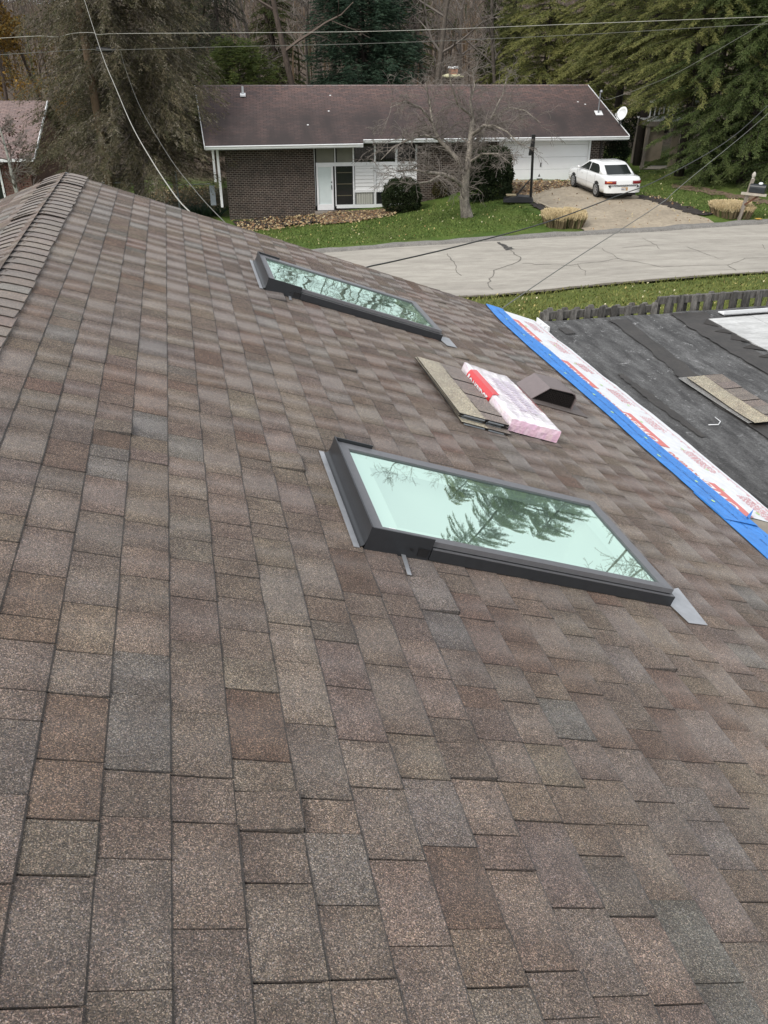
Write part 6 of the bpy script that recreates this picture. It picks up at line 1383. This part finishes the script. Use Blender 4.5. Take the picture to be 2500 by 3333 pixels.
for i, (px, Y) in enumerate(spots):
    o = protos[i % 5] if i < 5 else copy_tree(protos[i % 5])
    o.location = hpos(px, Y); o.rotation_euler = (rg.gauss(0, .03), rg.gauss(0, .03), rg.uniform(0, 6.28)); s = rg.uniform(.85, 1.25); o.scale = (s, s, s)
# dark upright trunk and lighter forked one read on their own in the picture
o = copy_tree(protos[1]); o.location = hpos(1000, 60); o.scale = (1.1, 1.1, 1.2); o.rotation_euler = (0, -.04, 2.); o['label'] = 'tall leafless tree with a dark trunk left of the dark pine'; 
o = copy_tree(protos[0]); o.location = hpos(1405, 60); o.scale = (1.25, 1.25, 1.2); o.rotation_euler = (0, .03, 4.); o['label'] = 'leafless tree with a thick grey trunk left of the chimney'
# pale twiggy small tree in front of the big spruce
o = copy_tree(protos[4]); o.location = hpos(545, 50); o.scale = (.8, .8, 1.05); o['label'] = 'pale twiggy leafless tree showing at the right side of the big spruce'
# autumn trees at the upper left
def leafy(name, label, base, H, seed, cols, per, ls, r0=.16, group=None):
    root, tips = bare_tree_proto(name, label, seed, H, M_BARK2, M_TW2, group, 4, .010, r0); root.location = base
    rg = np.random.default_rng(seed); T = np.array([tuple(t) for t in tips]); T = T[rg.integers(0, len(T), per)] + rg.normal(0, .22, (per, 3)); A = rg.normal(0, 1, (per, 3)); A[:, 2] -= .5; A /= np.linalg.norm(A, axis=1)[:, None]
    V = cards(T, A, ls * rg.uniform(.6, 1.3, per), ls * .8 * rg.uniform(.6, 1.3, per), rg); C = np.array(cols)[rg.integers(0, len(cols), per)] * rg.uniform(.7, 1.25, per)[:, None]
    npmesh('foliage', V, np.arange(len(V)).reshape(-1, 4), C, M_LEAF, root); return root
OR = [(.240, .140, .030), (.290, .180, .042), (.190, .105, .028), (.210, .150, .050), (.130, .090, .034)]
leafy('autumn_tree', 'orange-yellow autumn tree at the top left corner, behind the neighbouring roof', hpos(20, 56), 13., 91, OR, 11000, .16)
leafy('autumn_tree', 'duller yellow-brown autumn tree just right of the orange one', hpos(190, 60), 14., 92, [(c[0] * .75, c[1] * .85, c[2] * 1.0) for c in OR], 9000, .16)
leafy('autumn_tree', 'small reddish brown leaved tree in front of the neighbouring house', hpos(8, 43.5), 4.0, 93, [(.07, .03, .03), (.10, .045, .035), (.06, .035, .03)], 500, .10, .05)
# far wooded slope, one brown mass of stems and twigs
rgn = np.random.default_rng(8); n = 60000; x = rgn.uniform(-75, 75, n); y = rgn.uniform(72, 185, n); z = Gn(x, y); h0 = rgn.uniform(0, 9, n) * rgn.uniform(.2, 1, n); st = rgn.random(n) < .10; h0 = np.maximum(0, np.minimum(h0, CZ - .6 - z)); h0[st] = 0
L = np.where(st, np.clip(CZ + 1 - z, 2, 9) * rgn.uniform(.6, 1.1, n), rgn.uniform(.8, 2.6, n)); A = np.c_[rgn.normal(0, .7, n), rgn.normal(0, .7, n), rgn.uniform(.1, 1.2, n)]; A[st] = np.c_[rgn.normal(0, .06, st.sum()), rgn.normal(0, .06, st.sum()), np.ones(st.sum())]; A /= np.linalg.norm(A, axis=1)[:, None]
V = cards(np.c_[x, y, z + h0], A, L, np.where(st, .20, .075) * rgn.uniform(.6, 1.3, n), rgn); c = np.array([(.145, .115, .094), (.105, .085, .070), (.195, .158, .130), (.080, .066, .056), (.160, .112, .072), (.070, .075, .040)])
tag(npmesh('far_woods', V, np.arange(4 * n).reshape(-1, 4), c[rgn.integers(0, 6, n)] * rgn.uniform(.7, 1.2, n)[:, None], M_LEAF), 'brown leafless woods covering the far slope', 'woods', kind='stuff')

# the bare crab tree on the front lawn: limbs follow the ones in view
rg = random.Random(21); TB = at(1524, 708, 36.3); TB.z = G(TB.x, TB.y)
ft = thing('yard_tree', 'spreading leafless tree with a lichened trunk on the front lawn', 'tree', TB)
def pth(l): return [at(px, py, 36.3 + dy) for px, py, dy in l]
limbs = [([(1522, 715, 0), (1512, 660, 0), (1513, 600, 0), (1522, 540, .0), (1530, 480, 0), (1533, 430, .1)], [.27, .20, .17, .13, .115, .10]),
         ([(1513, 610, 0), (1480, 582, -.2), (1440, 566, -.5), (1390, 560, -.8), (1340, 552, -1.), (1290, 560, -1.2)], [.10, .085, .07, .055, .04, .02]),
         ([(1518, 575, 0), (1500, 530, .3), (1460, 485, .6), (1425, 450, .8), (1408, 400, 1.), (1398, 330, 1.2), (1385, 270, 1.3)], [.12, .10, .09, .075, .055, .035, .018]),
         ([(1533, 432, .1), (1540, 380, .2), (1530, 330, .2), (1545, 280, .3), (1538, 225, .4)], [.10, .075, .05, .03, .015]),
         ([(1533, 440, .1), (1575, 408, -.4), (1610, 410, -.7), (1650, 428, -1.), (1690, 470, -1.2)], [.08, .06, .045, .03, .012]),
         ([(1528, 500, 0), (1560, 450, .6), (1600, 380, 1.), (1635, 310, 1.4), (1650, 250, 1.6)], [.075, .055, .04, .026, .012]),
         ([(1425, 450, .8), (1380, 440, .4), (1330, 455, .0), (1280, 480, -.3), (1240, 520, -.5)], [.06, .048, .036, .025, .012]),
         ([(1440, 566, -.5), (1400, 590, -.9), (1340, 600, -1.2), (1300, 590, -1.4)], [.05, .04, .025, .012]),
         ([(1408, 400, 1.), (1370, 350, .7), (1320, 330, .4), (1270, 350, .1)], [.05, .036, .024, .012]),
         ([(1524, 530, 0), (1570, 500, -.5), (1620, 500, -.9), (1660, 530, -1.2)], [.055, .04, .026, .012]),
         ([(1540, 380, .2), (1490, 340, -.5), (1470, 280, -.9), (1460, 230, -1.1)], [.05, .036, .024, .012]),
         ([(1600, 380, 1.), (1660, 350, .6), (1710, 360, .3), (1760, 400, 0)], [.036, .028, .02, .010])]
k = MB(); k.tube(pth(limbs[0][0]), limbs[0][1], 10, False); k.build('trunk', M_LICHEN, ft, True)
lm, tw, tips = MB(), MB(), []
for i, (l, r) in enumerate(limbs):
    P = pth(l)
    if i: lm.tube(P, r, 7, False)
    for j in range(2 if i == 0 else 1, len(P)):
        for _ in range(4):
            t = rg.random(); q = P[j - 1].lerp(P[j], t); rr = r[j] * .6; d = (P[j] - P[j - 1]).normalized(); a = Vector((rg.gauss(0, 1), rg.gauss(0, 1), rg.gauss(.55, .5))); dd = (d * .5 + a.normalized()).normalized()
            grow(tw, q, dd, rg.uniform(.7, 1.5), max(.014, min(rr, .03)), 2 if rg.random() < .8 else 3, rg, .20, tips, .8, 5, .0062)
lm.build('limb', M_LICHEN, ft, True); tag(tw.build('twigs', M_TWIG, ft), kind='stuff')
for px, Y, sc_, rz_ in ((2850, 42., 1.0, 1.), (3150, 38., .95, 2.4)):
    o = copy_tree(protos[2]); o.location = hpos(px, Y); o.scale = (sc_ * 1.2, sc_ * 1.2, sc_); o.rotation_euler = (0, 0, rz_); o['label'] = 'leafless tree beyond the right edge, mirrored in the nearer skylight'; o['group'] = 'leafless trees beyond the right edge'
# pale-barked stem at the left edge
root, _ = bare_tree_proto('bare_tree', 'slender leafless tree with a pale mottled trunk at the left edge', 61, 5.0, mat('pale_mottled_bark', (.36, .36, .32), .85, n1=(6, .4, 1.3), n2=(20, .6, 1.3)), M_TWIG, None, 4, .008, .12); root.location = gpos(26, 640) if False else hpos(24, 38.)

# shrubs
def shrub(name, label, c, rx, ry, h, n, ls, cols, seed, power=2.4, trunk=True):
    rg = np.random.default_rng(seed); root = thing(name, label, 'shrub', c); u = rg.normal(0, 1, (n, 3)); u[:, 2] = np.abs(u[:, 2]) * 1. - .9 * rg.random(n); u /= np.linalg.norm(u, axis=1)[:, None]
    s = (np.abs(u) ** power).sum(1) ** (-1 / power); bump = 1 + .05 * np.sin(u[:, 0] * 9 + seed) * np.cos(u[:, 1] * 8) + .04 * np.sin(u[:, 2] * 13 + u[:, 0] * 7); P = u * (s * bump * rg.uniform(.80, 1.03, n))[:, None]
    P = np.c_[c.x + P[:, 0] * rx, c.y + P[:, 1] * ry, c.z + h * .42 + P[:, 2] * h * .58]; P[:, 2] = np.maximum(P[:, 2], c.z + .03)
    A = u + rg.normal(0, .7, (n, 3)); A /= np.linalg.norm(A, axis=1)[:, None]; V = cards(P, A, ls * rg.uniform(.6, 1.4, n), ls * .55 * rg.uniform(.6, 1.3, n), rg); C = np.array(cols)[rg.integers(0, len(cols), n)] * rg.uniform(.65, 1.35, n)[:, None]
    npmesh('foliage', V, np.arange(4 * n).reshape(-1, 4), C, M_LEAF, root)
    k = MB(); rr = random.Random(seed)
    for i in range(14): a = rr.uniform(0, 6.28); k.tube([c + Vector((0, 0, -.1)), c + Vector((math.cos(a) * rx * .4, math.sin(a) * ry * .4, h * .45)), c + Vector((math.cos(a) * rx * .72, math.sin(a) * ry * .72, h * rr.uniform(.4, .8)))], [.025, .015, .006], 4, False)
    k.build('stems', M_BARKD, root); return root
BOX = [(.022, .036, .014), (.030, .046, .018), (.040, .056, .022), (.028, .034, .016)]
def foot(px, py, dy=0.): return gpos(px, py, dy)
c = foot(1308, 693, .5); shrub('boxwood_shrub', 'rounded dark green boxwood in front of the white siding', c, .86, .8, 1.42, 16000, .085, BOX, 1, 2.3)
c = foot(1432, 648, .3); shrub('small_shrub', 'small browning shrub against the brick between the two bigger shrubs', c, .38, .36, .78, 1800, .075, [(.085, .075, .030), (.060, .062, .024), (.11, .085, .040)], 2, 2.1)
c = foot(1588, 652, .5); shrub('clipped_shrub', 'tall barrel-shaped clipped shrub left of the garage door', c, .98, .9, 2.05, 24000, .10, [(.018, .030, .013), (.026, .040, .017), (.034, .048, .020)], 3, 4.5)
c = hpos(1985, 45.2); shrub('dark_shrub', 'dark evergreen shrub at the right end of the brick house', c, 1.0, .9, 2.4, 7000, .10, [(.014, .024, .012), (.020, .032, .014)], 4, 2.6)
c = hpos(2080, 53.); shrub('dark_shrub', 'dark evergreen shrub in shade behind the tall trunks', c, 1.3, 1.2, 2.4, 6000, .12, [(.016, .028, .012), (.022, .036, .014)], 6, 2.4)
# sword-leaved plant by the house corner
c = foot(655, 708, .3); root = thing('yucca_plant', 'dark green sword-leaved plant at the left corner of the brick house', 'plant', c); rgn = np.random.default_rng(5); n = 420
th = rgn.uniform(0, 6.28, n); r = rgn.uniform(0, .55, n); P = np.c_[c.x + np.cos(th) * r * 1.7, c.y + np.sin(th) * r, np.full(n, c.z)]; e = rgn.uniform(.5, 1.6, n); A = np.c_[np.cos(th), np.sin(th), e]; A /= np.linalg.norm(A, axis=1)[:, None]
V = cards(P, A, rgn.uniform(.45, .85, n), rgn.uniform(.04, .06, n), rgn); npmesh('leaves', V, np.arange(4 * n).reshape(-1, 4), np.array([(.024, .050, .028), (.035, .062, .034), (.050, .075, .045)])[rgn.integers(0, 3, n)], M_LEAF, root)
